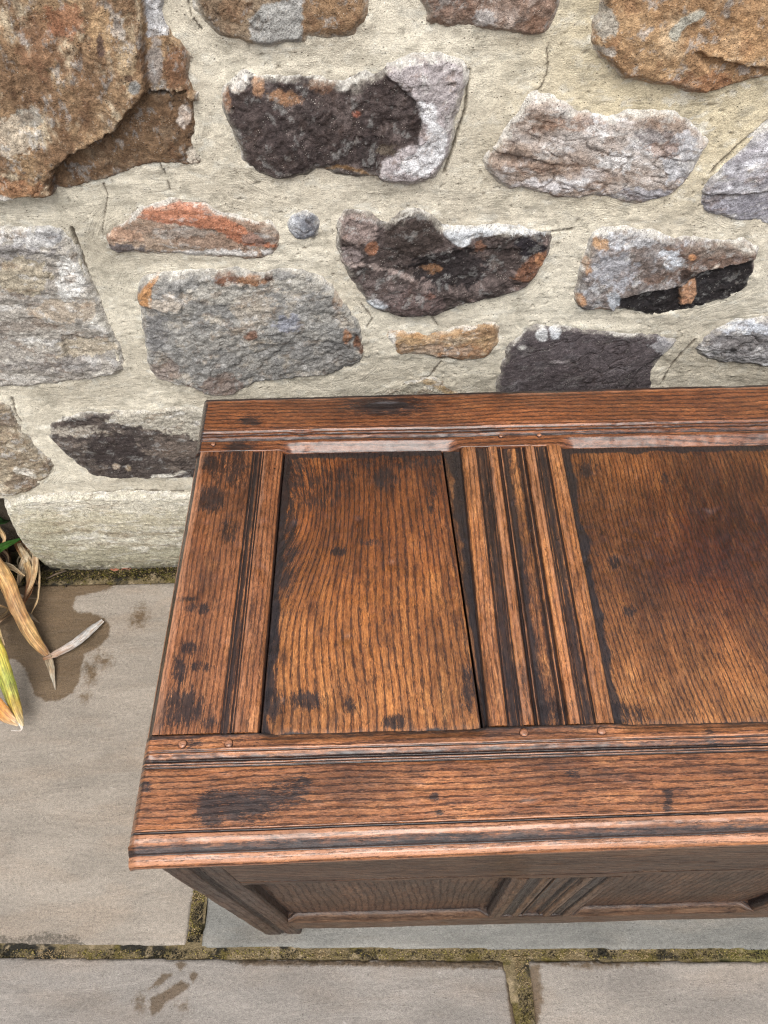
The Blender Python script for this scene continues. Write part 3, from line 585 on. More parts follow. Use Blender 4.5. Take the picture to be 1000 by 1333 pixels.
# the mortar between them, one rough sheet
def spans(*segs):
    out = []
    for a, b, s in segs: out.append(np.arange(a, b-s*0.3, s))
    out.append([segs[-1][1]]); return np.concatenate(out)
xs = spans((-1.5, -0.9, 0.008), (-0.9, -0.42, 0.0024), (-0.42, 0.62, 0.0017), (0.62, 1.5, 0.008))
zs = spans((-0.02, 0.3, 0.004), (0.3, 0.46, 0.0024), (0.46, 1.08, 0.0017), (1.08, 1.25, 0.005))
cxs = np.arange(-1.52, 1.53, 0.005); czs = np.arange(-0.03, 1.27, 0.005)
CX, CZ = np.meshgrid(cxs, czs, indexing='ij'); D = np.full(CX.shape, 1.0)
for P in STONES:
    i0, i1 = np.searchsorted(cxs, [P[:, 0].min()-0.12, P[:, 0].max()+0.12]); j0, j1 = np.searchsorted(czs, [P[:, 1].min()-0.12, P[:, 1].max()+0.12])
    s_ = np.s_[i0:i1, j0:j1]; D[s_] = np.minimum(D[s_], sdf(CX[s_], CZ[s_], P))
X, Z = np.meshgrid(xs, zs, indexing='ij')
fi = (X-cxs[0])/0.005; fj = (Z-czs[0])/0.005; ii = np.clip(fi.astype(int), 0, len(cxs)-2); jj = np.clip(fj.astype(int), 0, len(czs)-2); fi -= ii; fj -= jj
DD = (D[ii, jj]*(1-fi)*(1-fj)+D[ii+1, jj]*fi*(1-fj)+D[ii, jj+1]*(1-fi)*fj+D[ii+1, jj+1]*fi*fj)
nu, nv = X.shape; mn = np.minimum.reduce([DD[:-1, :-1], DD[1:, :-1], DD[:-1, 1:], DD[1:, 1:]])
F = grid_faces(nu, nv, mn > -0.016)
V0 = np.stack([X.ravel(), Z.ravel(), DD.ravel()], 1)
V0, F, _ = compact(V0, F, {})
x, z, d = V0[:, 0], V0[:, 1], V0[:, 2]
n0 = fbm(x*9, z*14, 4, 71); n1 = fbm(x*40, z*60, 4, 72, 0.6)
wob = fbm(x*14, z*14, 3, 73)
dn = np.clip(d, -0.01, 0.2)
st = perlin(dn*260+wob*2.0, x*7, z*7, 74)
hst = perlin(x*6+wob, z*230+wob*4, 0.0, 76)
st = st*0.6 + hst*0.5
pit = sst(0.42, 0.62, perlin(x*150, z*150, 0.0, 77))*sst(-0.2, 0.3, fbm(x*10, z*10, 2, 70)); lump = sst(0.5, 0.8, perlin(x*95, z*95, 0.0, 78))
h = 0.0035*n0 + 0.0008*n1 + 0.00045*st - 0.0022*pit + 0.0014*lump
h += 0.0034*(1-sst(0.002, 0.014, d)) * (0.2+1.1*fbm(x*30, z*30, 3, 79, 0.5))     # lips pulled up against the stones
h -= 0.006*(1-sst(-0.015, -0.005, d))
px, py = wpx(x, z)
crackm = np.zeros_like(x)
for pts, w, dep in [([(94, 296), (110, 345), (135, 410), (160, 470)], 3.2, 0.006), ([(135, 238), (140, 255), (137, 275), (134, 300)], 1.2, 0.002), ([(207, 208), (212, 218), (217, 228), (222, 248)], 1.1, 0.002),
                    ([(246, 0), (250, 20), (262, 38)], 1.4, 0.003), ([(712, 62), (713, 80), (712, 95), (706, 112), (698, 120)], 1.3, 0.002), ([(15, 518), (20, 535), (28, 548)], 1.8, 0.003), ([(566, 398), (562, 412), (570, 424)], 1.3, 0.002),
                    ([(575, 470), (560, 490), (548, 492)], 1.4, 0.002), ([(610, 90), (606, 140), (590, 190), (578, 225)], 2.6, 0.005), ([(60, 655), (130, 640), (240, 638)], 1.4, 0.002), ([(1000, 158), (960, 188), (925, 222)], 2.0, 0.004), ([(700, 303), (745, 299)], 1.6, 0.003),
                    ([(860, 500), (880, 468), (905, 440)], 1.4, 0.002), ([(470, 395), (485, 415), (478, 425)], 1.4, 0.002)]:
    q = linedist(px, py, pts) + 1.1*fbm(px/7, py/7, 3, 80)
    m = 1-sst(w*0.4, w, q); h -= dep*m; crackm = np.maximum(crackm, m)
# earth-filled hollow at the foot of the wall on the left
hol = 1-sst(-6, 6, sdf(px, py, [(-400, 660), (6, 654), (16, 678), (30, 704), (56, 730), (66, 760), (-400, 800)]))
h -= 0.055*hol
c = S(228, 220, 201)[None]*KW*np.ones((len(x), 1))
t = sst(-0.4, 0.4, fbm(x*6, z*7, 4, 81)); c = c*(1-t[:, None]) + (S(209, 200, 181)*KW)[None]*t[:, None]
yel = sst(560, 820, px)*(1-sst(160, 330, py))*0.75; c = c*(1-yel[:, None]) + (S(216, 202, 168)*KW)[None]*yel[:, None]
gry = (1-sst(0, 120, np.hypot(px-120, py-330)))*0.5; c = c*(1-gry[:, None]) + (S(168, 160, 142)*KW)[None]*gry[:, None]
wht = sst(0.10, 0.35, fbm(x*34, z*60, 5, 82, 0.7))*(0.35+0.5*(1-sst(0.0, 0.02, d))); c = c*(1-wht[:, None]) + (S(228, 224, 210)*KW)[None]*wht[:, None]
gr_ = sst(0.08, 0.35, fbm(x*26, z*40, 5, 83, 0.7))*0.45; c = c*(1-gr_[:, None]) + (S(160, 154, 138)*KW)[None]*gr_[:, None]
c = c*(1+0.10*st)[:, None]
dk = np.clip(crackm*0.75+pit*0.35, 0, 0.85); c = c*(1-dk[:, None]) + S(84, 74, 62)[None]*KW*dk[:, None]  # shade inside cracks, grooves and pits painted into the mortar colour
damp = (1-sst(0.0, 0.03, z + 0.012*n1)); c = c*(1-0.8*damp[:, None]) + S(70, 64, 48)[None]*KW*0.8*damp[:, None]
c = c*(1-0.95*hol[:, None]) + S(44, 34, 24)[None]*0.95*hol[:, None]
V = np.stack([x, WY-h, z], 1)
mesh_obj('mortar', V, F, MM, WALL, {'Col': np.clip(c, 0.005, 0.85), 'brush': np.stack([x*22, dn*520+wob*3, z*22], 1), 'edged': d})
# body of the wall behind its face, and a coping far above the frame
bk = [(-1.5, WY+0.07, -0.02), (1.5, WY+0.07, -0.02), (1.5, WY+0.4, -0.02), (-1.5, WY+0.4, -0.02), (-1.5, WY+0.07, 1.25), (1.5, WY+0.07, 1.25), (1.5, WY+0.4, 1.25), (-1.5, WY+0.4, 1.25)]
mesh_obj('wall_core', bk, [(0, 1, 5, 4), (1, 2, 6, 5), (2, 3, 7, 6), (3, 0, 4, 7), (4, 5, 6, 7), (3, 2, 1, 0)], MS, WALL, {'Col': np.tile(S(150, 140, 120)*KW, (8, 1))}, smooth=False)

# ------------------------------------------------------------------ paving
KF = 0.62
PAVE = empty('pavement', (0, 0.3, 0), kind='structure'); PAVE['label'] = 'buff and blue-grey sandstone paving slabs with mossy joints'
gv = np.array([(-30, -30, -0.06), (30, -30, -0.06), (30, 30, -0.06), (-30, 30, -0.06)], float)
g = mesh_obj('ground', gv, [(0, 1, 2, 3)], MSOIL, None, {'Col': np.tile(S(96, 90, 76)*0.6, (4, 1))}); g['kind'] = 'structure'; g['label'] = 'earth under the paving'

def slab(poly, colr, colr2, wets=(), edges=(), res=0.004, seed=0, label=None):
    P = np.asarray(poly, float); lo = P.min(0)-0.004; hi = P.max(0)+0.004
    xs = np.arange(lo[0], hi[0]+res, res); ys = np.arange(lo[1], hi[1]+res, res)
    X, Y = np.meshgrid(xs, ys, indexing='ij'); x = X.ravel(); y = Y.ravel()
    d = -sdf(x, y, P)
    # snap rim vertices onto the ragged outline
    rag = 0.0016*fbm(x*28, y*28, 4, seed+1, 0.6)
    d = d + rag
    z = 0.0012*fbm(x*5, y*7, 3, seed+2) + 0.0007*fbm(x*22, y*30, 4, seed+3) + np.where(d < 0.004, -(0.004-np.maximum(d, -0.002))*0.45, 0)
    z = z + np.minimum(d, 0)*9
    z = np.maximum(z, -0.03)
    t = sst(-0.4, 0.4, fbm(x*4, y*13, 5, seed+4, 0.6)); t2 = sst(0.0, 0.6, fbm(x*9+3, y*9, 4, seed+5))
    c = np.array(colr)[None]*KF*(1-t[:, None]) + np.array(colr2)[None]*KF*t[:, None]
    c = c*(1-0.10*t2[:, None])
    px, py = project(x, y, np.zeros_like(x))
    wet = np.full(len(x), -3.0)
    for p, k in wets: wet = np.maximum(wet, -sdf(px, py, p)/6.0*k)
    ed = 0.72*(1-sst(0.0, 0.012, d))
    for p in edges: ed = np.maximum(ed, np.clip(1.1-np.maximum(sdf(px, py, p), -4)/5.0, 0, 1.6))
    V = np.stack([x, y, z], 1); nu, nv = X.shape; dd = d.reshape(nu, nv)
    mx = np.maximum.reduce([dd[:-1, :-1], dd[1:, :-1], dd[:-1, 1:], dd[1:, 1:]])
    F = grid_faces(nu, nv, mx > -0.0035)
    V, F, A = compact(V, F, {'Col': c, 'wet': wet, 'edge': ed})
    o = mesh_obj('paving_slab', V, F, ML, PAVE, A)
    if label: o['label'] = label
    return o

wet_patch = [(-60, 745), (10, 750), (110, 752), (160, 742), (240, 738), (240, 752), (150, 760), (138, 768), (100, 776), (94, 790), (100, 798), (118, 798), (134, 804), (143, 815), (141, 830), (128, 842), (110, 852), (106, 868), (104, 884), (94, 902), (78, 912), (60, 913), (46, 904), (38, 884), (30, 866), (18, 858), (-10, 862), (-60, 866)]
fp = lambda a, b: tuple(onz(a, b, 0.0))
slab([fp(-900, 1218), fp(0, 1228.5), fp(241, 1231), fp(247, 1190), (-0.352, 0.30), (-0.352, 0.775), (-0.70, 0.782), (-1.30, 0.79)], S(180, 169, 155), S(168, 158, 145), wets=[(wet_patch, 1.0), ([(186, 796-5), (176, 800), (172, 812), (184, 812), (190, 804)], 0.25), ([(112, 868), (124, 866), (124, 884), (116, 890)], 0.3), ([(126, 856), (142, 858), (136, 864)], 0.2), ([(106, 905), (116, 904), (110, 912)], 0.3)],
     edges=[[(-20, 1214), (20, 1222), (60, 1214), (100, 1220), (115, 1232), (-20, 1236)]], res=0.0028, seed=3, label='large buff slab with a wet patch, left of the chest')
slab([fp(262, 1233), fp(640, 1236), fp(1000, 1236), fp(2200, 1236), (1.30, 0.775), (-0.334, 0.775), fp(268, 1185)], S(156, 154, 147), S(136, 135, 129), res=0.004, seed=4, label='blue grey slab under the chest')  # colours lowered to put the chest's contact shadow into this slab
marks = [([(228, 1256), (234, 1250), (243, 1254), (236, 1264)], 1), ([(246, 1270), (253, 1263), (259, 1268), (251, 1279)], 1), ([(193, 1289), (212, 1268), (224, 1268), (212, 1280)], 1), ([(196, 1300), (216, 1290), (236, 1277), (246, 1282), (240, 1290), (214, 1308), (200, 1323), (195, 1316)], 1), ([(176, 1300), (187, 1298), (186, 1316), (178, 1314)], 0.35), ([(232, 1310), (243, 1304), (240, 1312)], 0.4)]
slab([(-1.30, -0.55), (0.165, -0.55), (0.158, -0.10), fp(672, 1333), fp(664, 1290), fp(655, 1251), fp(300, 1249), fp(0, 1246.5), fp(-900, 1239)], S(170, 162, 153), S(157, 150, 142), wets=marks+[([(657, 1248), (676, 1248), (684, 1340), (666, 1340), (661, 1300)], 1), ([(300, 1250), (670, 1252), (668, 1262), (520, 1258), (320, 1256)], 0.8)],
     edges=[[(300, 1252), (660, 1256), (660, 1259), (300, 1254)]], res=0.0028, seed=5, label='buff slab in front of the chest with small wet prints')
slab([(0.190, -0.55), (1.30, -0.55), fp(2200, 1254), fp(1000, 1252), fp(688, 1251), fp(694, 1300), fp(698, 1340)], S(178, 169, 158), S(164, 156, 147), wets=[([(690, 1256), (702, 1256), (706, 1300), (700, 1340), (690, 1340)], 0.7), ([(700, 1252), (860, 1254), (760, 1260)], 0.5)], res=0.0028, seed=6, label='buff slab in the lower right corner')
for k, (a, b) in enumerate([(-1.30, -0.52), (-0.49, 0.35), (0.38, 1.30)]):
    slab([(a, -1.25), (b, -1.25), (b, -0.58), (a, -0.58)], S(170, 160, 149), S(156, 148, 140), res=0.02, seed=20+k)
mesh_obj('joint_bed', [(-1.4, -1.4, -0.022), (1.4, -1.4, -0.022), (1.4, 0.9, -0.022), (-1.4, 0.9, -0.022)], [(0, 1, 2, 3)], MG, PAVE, {'Col': np.tile(S(112, 104, 78)*0.6, (4, 1))})

def joint(x0, x1, y0, y1, res, seed, slope=0.0):
    xs = np.arange(x0, x1+res, res); ys = np.arange(y0, y1+res, res)
    X, Y = np.meshgrid(xs, ys, indexing='ij'); x = X.ravel(); y = Y.ravel(); y = y + slope*(x-x0)
    z = -0.0045 + 0.0016*fbm(x*60, y*60, 4, seed, 0.65) + 0.0013*np.abs(perlin(x*260, y*260, 0.0, seed+1)) + 0.001*fbm(x*12, y*12, 2, seed+2)
    t = fbm(x*22, y*30, 4, seed+3, 0.6); c = np.tile(S(146, 130, 98)*0.6, (len(x), 1))
    m = sst(0.0, 0.35, fbm(x*30, y*30, 4, seed+4, 0.6))[:, None]; c = c*(1-0.8*m)+S(124, 112, 56)[None]*0.5*0.8*m      # moss
    px, py = project(x, y, z)
    blob = np.maximum(1-sst(40, 75, np.abs(px-45)), 1-sst(8, 26, np.abs(px-178)))
    m = np.clip(sst(0.12, 0.42, t) + blob*sst(-0.25, 0.1, t), 0, 1)[:, None]; c = c*(1-m)+S(44, 42, 36)[None]*m                  # black lichen
    m = sst(0.25, 0.5, fbm(x*40+9, y*40, 3, seed+6))[:, None]*0.7; c = c*(1-m)+S(196, 176, 142)[None]*0.6*m                   # bare sandy mortar
    rt = (sst(900, 1000, px)*0.5)[:, None]; c = c*(1-rt)+S(120, 124, 50)[None]*0.6*rt
    return mesh_obj('joint_mortar', np.stack([x, y, z], 1), grid_faces(*X.shape), MG, PAVE, {'Col': c})
joint(-1.30, 1.30, 0.086, 0.140, 0.0018, 40, slope=-0.0115)
joint(-0.366, -0.336, 0.145, 0.77, 0.0024, 47)
joint(0.136, 0.196, -0.30, 0.090, 0.0018, 54)
joint(-1.30, 1.30, 0.770, 0.835, 0.0030, 60)

# ------------------------------------------------------------------ the oak chest
ZL = CAMZ-0.6836             # lid field height
KO = 1.0
CHEST = empty('oak_chest', (0.35, 0.4, 0), 'antique panelled oak chest with a moulded plank lid, standing on the slabs before the wall', 'chest')
XR = 0.95
def L(px, py): return onz(px, py, ZL)
LID_T = 0.024

def sweep(name, A0, A1, B0, B1, prof, mat, nl, parent=CHEST, z0=None, width=None, zf=None, seed=0, grain='along', tint=(1, 1, 1), stains=(), endcap=True, step=0.0010, wob=1.0, frame='lid', uspace=None, tintf=None, grf=None, label=None):
    """board between inner line A0-A1 and outer line B0-B1 (plan points); prof = [(v, z, dark, rub)] swept from A (v=0) to B (v=width)"""
    A0, A1, B0, B1 = [np.array(k, float) for k in (A0, A1, B0, B1)]
    P = np.array([(list(p)+[0]*(4-len(p))) for p in prof], float)
    seg = np.hypot(np.diff(P[:, 0]), np.diff(P[:, 1])); s = np.concatenate([[0], np.cumsum(seg)])
    ss = [0.0]
    for i in range(len(seg)):
        stp = step if seg[i] < 0.02 else step*2.5
        n = max(1, int(math.ceil(seg[i]/stp))); ss += list(s[i]+seg[i]*(np.arange(1, n+1)/n))
    ss = np.array(ss); v = np.interp(ss, s, P[:, 0]); pz = np.interp(ss, s, P[:, 1]); pd = np.interp(ss, s, P[:, 2]); pr = np.interp(ss, s, P[:, 3])
    w = width if width else 0.5*(np.linalg.norm(B0-A0)+np.linalg.norm(B1-A1))
    Lg = np.linalg.norm(A1-A0)
    us = np.linspace(0, 1, nl+1) if uspace is None else np.asarray(uspace)/Lg
    U_, V_ = np.meshgrid(us, v/w, indexing='ij')
    n = len(v); Pz = np.tile(pz, (len(us), 1)); Pd = np.tile(pd, (len(us), 1)); Pr = np.tile(pr, (len(us), 1))
    a = A0[None, None]*(1-U_[..., None])+A1[None, None]*U_[..., None]; b = B0[None, None]*(1-U_[..., None])+B1[None, None]*U_[..., None]
    XY = a+(b-a)*V_[..., None]
    um = U_*Lg; vm = V_*w; arc = np.tile(ss, (len(us), 1))
    # age: the arrises wander and every board is a little cupped
    wv = wob*(0.0013*fbm(um*8, arc*4+seed, 3, seed+1) + 0.0006*fbm(um*45, arc*55, 3, seed+2) - 0.0016*sst(0.42, 0.8, perlin(um*34+seed, arc*60, 0.0, seed+4)) + 0.0003*fbm(um*110, arc*140, 2, seed+3))
    Zl = Pz + wv*sst(0, 0.004, np.minimum(arc, ss[-1]-arc)+0.001)
    dk = Pd + 0*um; rb = Pr + 0*um
    if zf is not None: Zl, dk, rb = zf(XY, um, vm, Zl, dk, rb)
    if frame == 'lid':
        V = np.stack([XY[..., 0], XY[..., 1], ZL+Zl], -1)
    else:                                             # frame = (origin y): board stands upright, plan y of XY is height z, profile sticks out to -y
        V = np.stack([XY[..., 0], frame-Zl, XY[..., 1]], -1)
    nu, nv = U_.shape
    V = V.reshape(-1, 3)
    gx, gy = (um, arc) if grain == 'along' else (arc, um)
    if grf is not None: gx, gy = grf(XY, gx, gy)
    gr = np.stack([gx.ravel()+seed*0.37, gy.ravel()+seed*0.11, np.full(gx.size, seed*1.7)], 1)
    px, py = project(V[:, 0], V[:, 1], V[:, 2])
    st = np.full(len(V), -2.4)
    for (cx, cy, rx, ry, k) in stains:
        q = 1-np.sqrt(((px-cx)/(rx*1.35))**2+((py-cy)/(ry*1.35))**2); st = np.maximum(st, np.clip(q*1.9, -2.4, 0.75)*1.0+k*0.9-0.55)
    tc = np.tile(np.array(tint, float), (len(V), 1))
    if tintf is not None: tc = tintf(px, py, tc)
    F = grid_faces(nu, nv)
    # close the ends: fan from each end profile to a straight underside
    if endcap:
        add = []; base = len(V); vv = V.reshape(nu, nv, 3)
        lowv = Zl.min()-0.0 if frame == 'lid' else -0.002
        for e in (0, nu-1):
            q = vv[e].copy()
            if frame == 'lid': q[:, 2] = ZL+min(Pz.min(), -LID_T)
            else: q[:, 1] = frame+0.02
            add.append(vv[e].copy()); add.append(q)
        V = np.concatenate([V]+add)
        i = np.arange(nv-1)
        F = np.concatenate([F, np.stack([base+i, base+i+1, base+nv+i+1, base+nv+i], 1), np.stack([base+2*nv+i+1, base+2*nv+i, base+3*nv+i, base+3*nv+i+1], 1)])
        ex = np.concatenate([np.arange(nv)]*2+[(nu-1)*nv+np.arange(nv)]*2)
        gr = np.concatenate([gr, gr[ex]+[0.0, 0.02, 0]]); st = np.concatenate([st, st[ex]]); tc = np.concatenate([tc, tc[ex]])
        dkf = np.concatenate([dk.ravel(), dk.ravel()[ex]+0.3]); rbf = np.concatenate([rb.ravel(), 0*rb.ravel()[ex]])
    else: dkf, rbf = dk.ravel(), rb.ravel()
    me_attrs = {'gr': gr, 'dark': dkf, 'rub_sheen': rbf, 'stain': st}
    o = mesh_obj(name, V, F, mat, parent, me_attrs, label=label)
    a_ = o.data.attributes.new('tint', 'FLOAT_COLOR', 'POINT'); a_.data.foreach_set('color', np.concatenate([tc, np.ones((len(tc), 1))], 1).astype(np.float32).ravel())
    return o

# plan corners, read off the lid plane
FL = np.array([-0.2455, 0]); 
def pt(px, py): return L(px, py)
yi0, yi1 = L(200, 957)[1], L(1000, 936)[1]                       # inner edge of the front rail
def lineY(p, q, x): return p[1]+(q[1]-p[1])*(x-p[0])/(q[0]-p[0])
f_in = (L(200, 957), L(1000, 936)); f_nose = (L(172, 1085), L(1000, 1055))
b_in = (L(258, 588), L(1000, 574)); b_out = (onz(265, 517, ZL), onz(1000, 497, ZL))
def flinein(x): return lineY(*f_in, x)
def bline(x): return lineY(*b_in, x)
xl_front, xl_back = -0.2470, -0.2440                              # left arris of the lid

# stops: where the panels are, the rail edges are chamfered
P1 = (-0.139, 0.0765); P2 = (0.197, 0.50); P3 = (0.62, 0.832)
def inpanel(x, marg=0.016):
    m = 0
    for a, b in (P1, P2, P3): m = np.maximum(m, sst(a-0.004, a+marg, x)*(1-sst(b-marg, b+0.004, x)))
    return m

def endround(z, e, r=0.009, drop=0.010):
    """left (or right) end of the lid: a worn chamfer"""
    t = np.clip(1-e/r, 0, 1); return np.minimum(z, -drop*(1-np.sqrt(np.clip(1-t*t*0.92, 0, 1)))*1.0 + 0.0)

def front_zf(XY, um, vm, Z, dk, rb):
    e = um; e2 = um.max()-um
    ee = np.minimum(e, e2)
    zc = -0.0105*np.clip(1-ee/0.008, 0, 1)**1.3
    m = ee < 0.0085
    vfront = vm > 0.094
    Z = np.where(m & ~vfront, np.minimum(Z, zc+0.0002), Z)
    Z = np.where(m & vfront, Z + 0.5*zc, Z)
    dk = np.where(m & (ee > 0.0012), np.maximum(dk, 0.45), dk); rb = np.where((ee < 0.0105) & (ee > 0.0075) & ~vfront, 0.45, rb)
    c = inpanel(XY[..., 0]); q = c*(1-sst(0.0, 0.011, vm)); Z = Z-0.0055*q
    dk = np.maximum(dk, 0.65*q*(1-sst(0.0, 0.004, vm)))
    return Z, dk, rb

# front rail profile: field, sunk moulding, field, ovolo nosing
fr = [(0.0, -LID_T, 0.6), (0.0, -0.0012, 1.0, 0.0), (0.0012, 0, 0.7, 0.0), (0.0125, 0.0, 0, 0.1), (0.0145, 0.0004, 0, 0.7), (0.0158, -0.0008, 0.7), (0.0165, -0.0012, 0.6), (0.0178, 0.0004, 0.2, 0.7), (0.0200, -0.0012, 0.55, 0.0), (0.0222, -0.0026, 0.6), (0.0234, -0.0046, 1.3), (0.0246, -0.0040, 0.9),
      (0.0262, -0.0012, 0.3, 0.8), (0.0276, -0.0022, 0.8), (0.0290, -0.0008, 0.5, 0.7), (0.0302, -0.0024, 1.1), (0.0316, -0.0004, 0.3, 0.3), (0.034, 0.0, 0, 0.15), (0.060, 0.0003, 0, 0), (0.0825, 0.0, 0.0, 0.35), (0.0838, 0.0002, 0.0, 0.8), (0.0846, -0.0026, 1.2), (0.0858, -0.0028, 1.2), (0.0868, -0.0006, 0.15, 0.8),
      (0.0900, -0.0006, 0, 0.8), (0.0930, -0.0018, 0.2, 0.6), (0.0955, -0.0036, 0.55, 0.1), (0.0990, -0.0064, 0.75, 0), (0.1006, -0.0078, 0.9), (0.1014, -0.0098, 1.0), (0.1026, -0.0096, 0.2, 0.9), (0.1058, -0.0102, 0.0, 1.0), (0.1088, -0.0122, 0.05, 0.8), (0.1104, -0.0152, 0.3, 0.1), (0.1108, -0.0180, 0.45), (0.1104, -0.0215, 0.4), (0.1085, -0.0238, 0.2, 0.7), (0.104, -0.0245, 0.6), (0.088, -0.0245, 0.6)]  # pale pink on the nosing includes painted sky sheen
def FA(x): return (x, flinein(x))
wf = 0.0852
def FB(x): return (x, lineY(*f_nose, x))
def useg(a, b, n, edge=0.012, ne=14):
    L0 = b-a; return np.concatenate([np.linspace(0, edge, ne)[:-1], np.linspace(edge, L0-edge, n)[:-1], np.linspace(L0-edge, L0, ne)])
ufr = useg(xl_front-0.0002, XR, 420)
red_t = lambda px, py, tc: tc*np.stack([1+0*px, 1+0*px, 1+0*px], 1)
FRONT = sweep('lid_front_rail', FA(xl_front), FA(XR), FB(xl_front), FB(XR), fr, MO_RAIL, 0, width=wf, zf=front_zf, seed=11, uspace=ufr*(np.hypot(XR-xl_front, FA(XR)[1]-FA(xl_front)[1])/ufr[-1]), tint=(1.08, 0.95, 0.95),
              stains=[(276, 1056, 13, 16, 1.0), (312, 1050, 28, 14, 1.0), (345, 1042, 18, 14, 0.7), (378, 1030, 20, 12, 0.5), (395, 1020, 8, 8, 0.6), (190, 1024, 6, 6, 0.4), (250, 970, 12, 6, 0.5), (565, 1037, 5, 5, 0.8), (572, 1060, 4, 4, 0.6), (600, 1090, 50, 4, 0.0), (385, 1093, 30, 8, 0.4), (870, 1045, 5, 14, 0.5), (747, 1008, 8, 4, 0.6), (925, 962, 8, 14, 0.3), (700, 1097, 200, 4, 0.0)])

# back rail
def back_zf(XY, um, vm, Z, dk, rb):
    e = um; e2 = um.max()-um; ee = np.minimum(e, e2); zc = -0.010*np.clip(1-ee/0.008, 0, 1)**1.3; m = ee < 0.0085
    Z = np.where(m, np.minimum(Z, zc), Z); dk = np.where(m, np.maximum(dk, 0.75), dk)
    c = inpanel(XY[..., 0]); q = c*(1-sst(0.008, 0.0130, vm)); Z = Z-0.0088*c*np.clip(1-vm/0.0125, 0, 1)
    dk = np.where(c*(vm < 0.012) > 0.5, 0.30, dk)
    # a hollow dead knot in the rail
    k = L(502, 528); r = np.sqrt(((XY[..., 0]-k[0])/0.030)**2+((XY[..., 1]-k[1])/0.0075)**2)
    Z = Z - 0.0012*(1-sst(0.15, 1.0, r)) + 0.0008*np.exp(-((r-1.05)/0.25)**2) + 0.0005*fbm(XY[..., 0]*160, XY[..., 1]*420, 3, 5)*(r < 1)
    dk = np.maximum(dk, 1.2*(1-sst(0.6, 1.25, r)))
    return Z, dk, rb
br = [(0.0, -LID_T, 0.6), (0.0, -0.001, 0.4), (0.001, 0, 0.1, 0.1), (0.0125, 0, 0.0, 0.1), (0.0150, -0.0004, 0.4, 0.5), (0.0162, -0.0028, 1.0), (0.0180, -0.0020, 0.6, 0.0), (0.0210, -0.0004, 0.35, 0.3), (0.0232, -0.0014, 0.7, 0), (0.0255, -0.0002, 0.4, 0.3), (0.0275, -0.0014, 0.6), (0.0300, 0.0010, 0.2, 0.5), (0.0316, 0.0, 0.5),
      (0.034, 0.0006, 0.05), (0.056, 0.0004, 0.05, 0), (0.072, -0.0008, 0.15, 0.0), (0.0785, -0.0016, 0.15, 0.6), (0.0802, -0.0024, 0.7, 0.1), (0.0830, -0.0030, 0.9), (0.0850, -0.007, 0.9), (0.0850, -LID_T, 0.7), (0.065, -LID_T, 0.7)]
xb = -0.2455
ub = useg(xb, XR, 380)
def BA(x): return (x, bline(x))
def BB(x): return (x, lineY(*b_out, x))
wb = 0.5*((BB(0)[1]-BA(0)[1]) + (BB(0.5)[1]-BA(0.5)[1]))
BACK = sweep('lid_back_rail', BA(XR), BA(xb), BB(XR), BB(xb), [(a*wb/0.0850, *r_) for a, *r_ in br], MO_RAIL, 0, width=wb, zf=back_zf, seed=23, uspace=ub*(np.hypot(XR-xb, BA(XR)[1]-BA(xb)[1])/ub[-1]), tint=(0.66, 0.50, 0.42),
             stains=[(502, 528, 34, 9, 1.0), (325, 548, 10, 5, 0.6), (312, 582, 12, 6, 0.8), (640, 560, 14, 3, 0.5)])

# cross members of the lid, each between the two rails
def member(name, xf, xb_, wfr, prof, seed, tint=(1, 1, 1), stains=(), mat=MO_STILE, zf=None, n=150, label=None, tintf=None, mirror=False):
    """xf = (left, right) x at the front rail, xb_ = same at the back rail"""
    g_ = 0.0004
    A0 = (xf[0], flinein(xf[0])+g_); A1 = (xb_[0], bline(xb_[0])-g_); B0 = (xf[1], flinein(xf[1])+g_); B1 = (xb_[1], bline(xb_[1])-g_)
    if mirror: prof = [(wfr-p[0], *p[1:]) for p in prof][::-1]
    # keep winding facing up
    return sweep(name, A1, A0, B1, B0, prof, mat, n, width=wfr, seed=seed, tint=tint, stains=stains, zf=zf, label=label, tintf=tintf)

ws = 0.108
stile = [(-0.0002, -LID_T, 0.5), (-0.0002, -0.0120, 0.4, 0.9), (0.0008, -0.0100, 0.5, 0.7), (0.003, -0.0075, 0.85), (0.0065, -0.0025, 0.8), (0.0082, -0.0004, 0.2, 0.9), (0.012, 0, 0, 0.6), (0.02, 0.0, 0, 0.1), (0.060, 0.0, 0.0, 0.0), (0.0705, 0.0, 0.05, 0.2), (0.0722, -0.0022, 1.2), (0.0738, -0.0008, 0.5, 0.4), (0.0756, -0.0028, 1.2), (0.0776, -0.0022, 0.7), (0.0800, -0.0008, 0.45, 0.2),
         (0.0816, -0.0024, 1.0), (0.0830, -0.0004, 0.4, 0.7), (0.0842, -0.0018, 0.8), (0.0856, 0.0003, 0.15, 0.6), (0.095, 0.0004, 0.0, 0.15), (0.1030, -0.0002, 0.05, 0.0), (0.1065, -0.0030, 0.3), (0.108, -0.0080, 1.0), (0.108, -LID_T, 1.0)]
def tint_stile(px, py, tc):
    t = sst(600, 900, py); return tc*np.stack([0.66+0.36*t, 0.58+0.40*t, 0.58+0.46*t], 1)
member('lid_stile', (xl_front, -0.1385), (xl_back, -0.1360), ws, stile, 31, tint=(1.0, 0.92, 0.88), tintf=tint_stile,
       stains=[(235, 920, 22, 16, 0.9), (232, 873, 6, 14, 0.7), (205, 935, 10, 16, 0.3), (262, 868, 12, 5, 0.4), (300, 605, 20, 26, 0.25), (272, 603, 12, 9, 0.7), (275, 650, 14, 12, 0.7), (300, 690, 10, 14, 0.25), (258, 792, 14, 5, 0.4), (246, 845, 10, 7, 0.4), (236, 780, 16, 3, 0.2), (312, 600, 5, 20, 0.5), (270, 940, 14, 8, 0.1)])
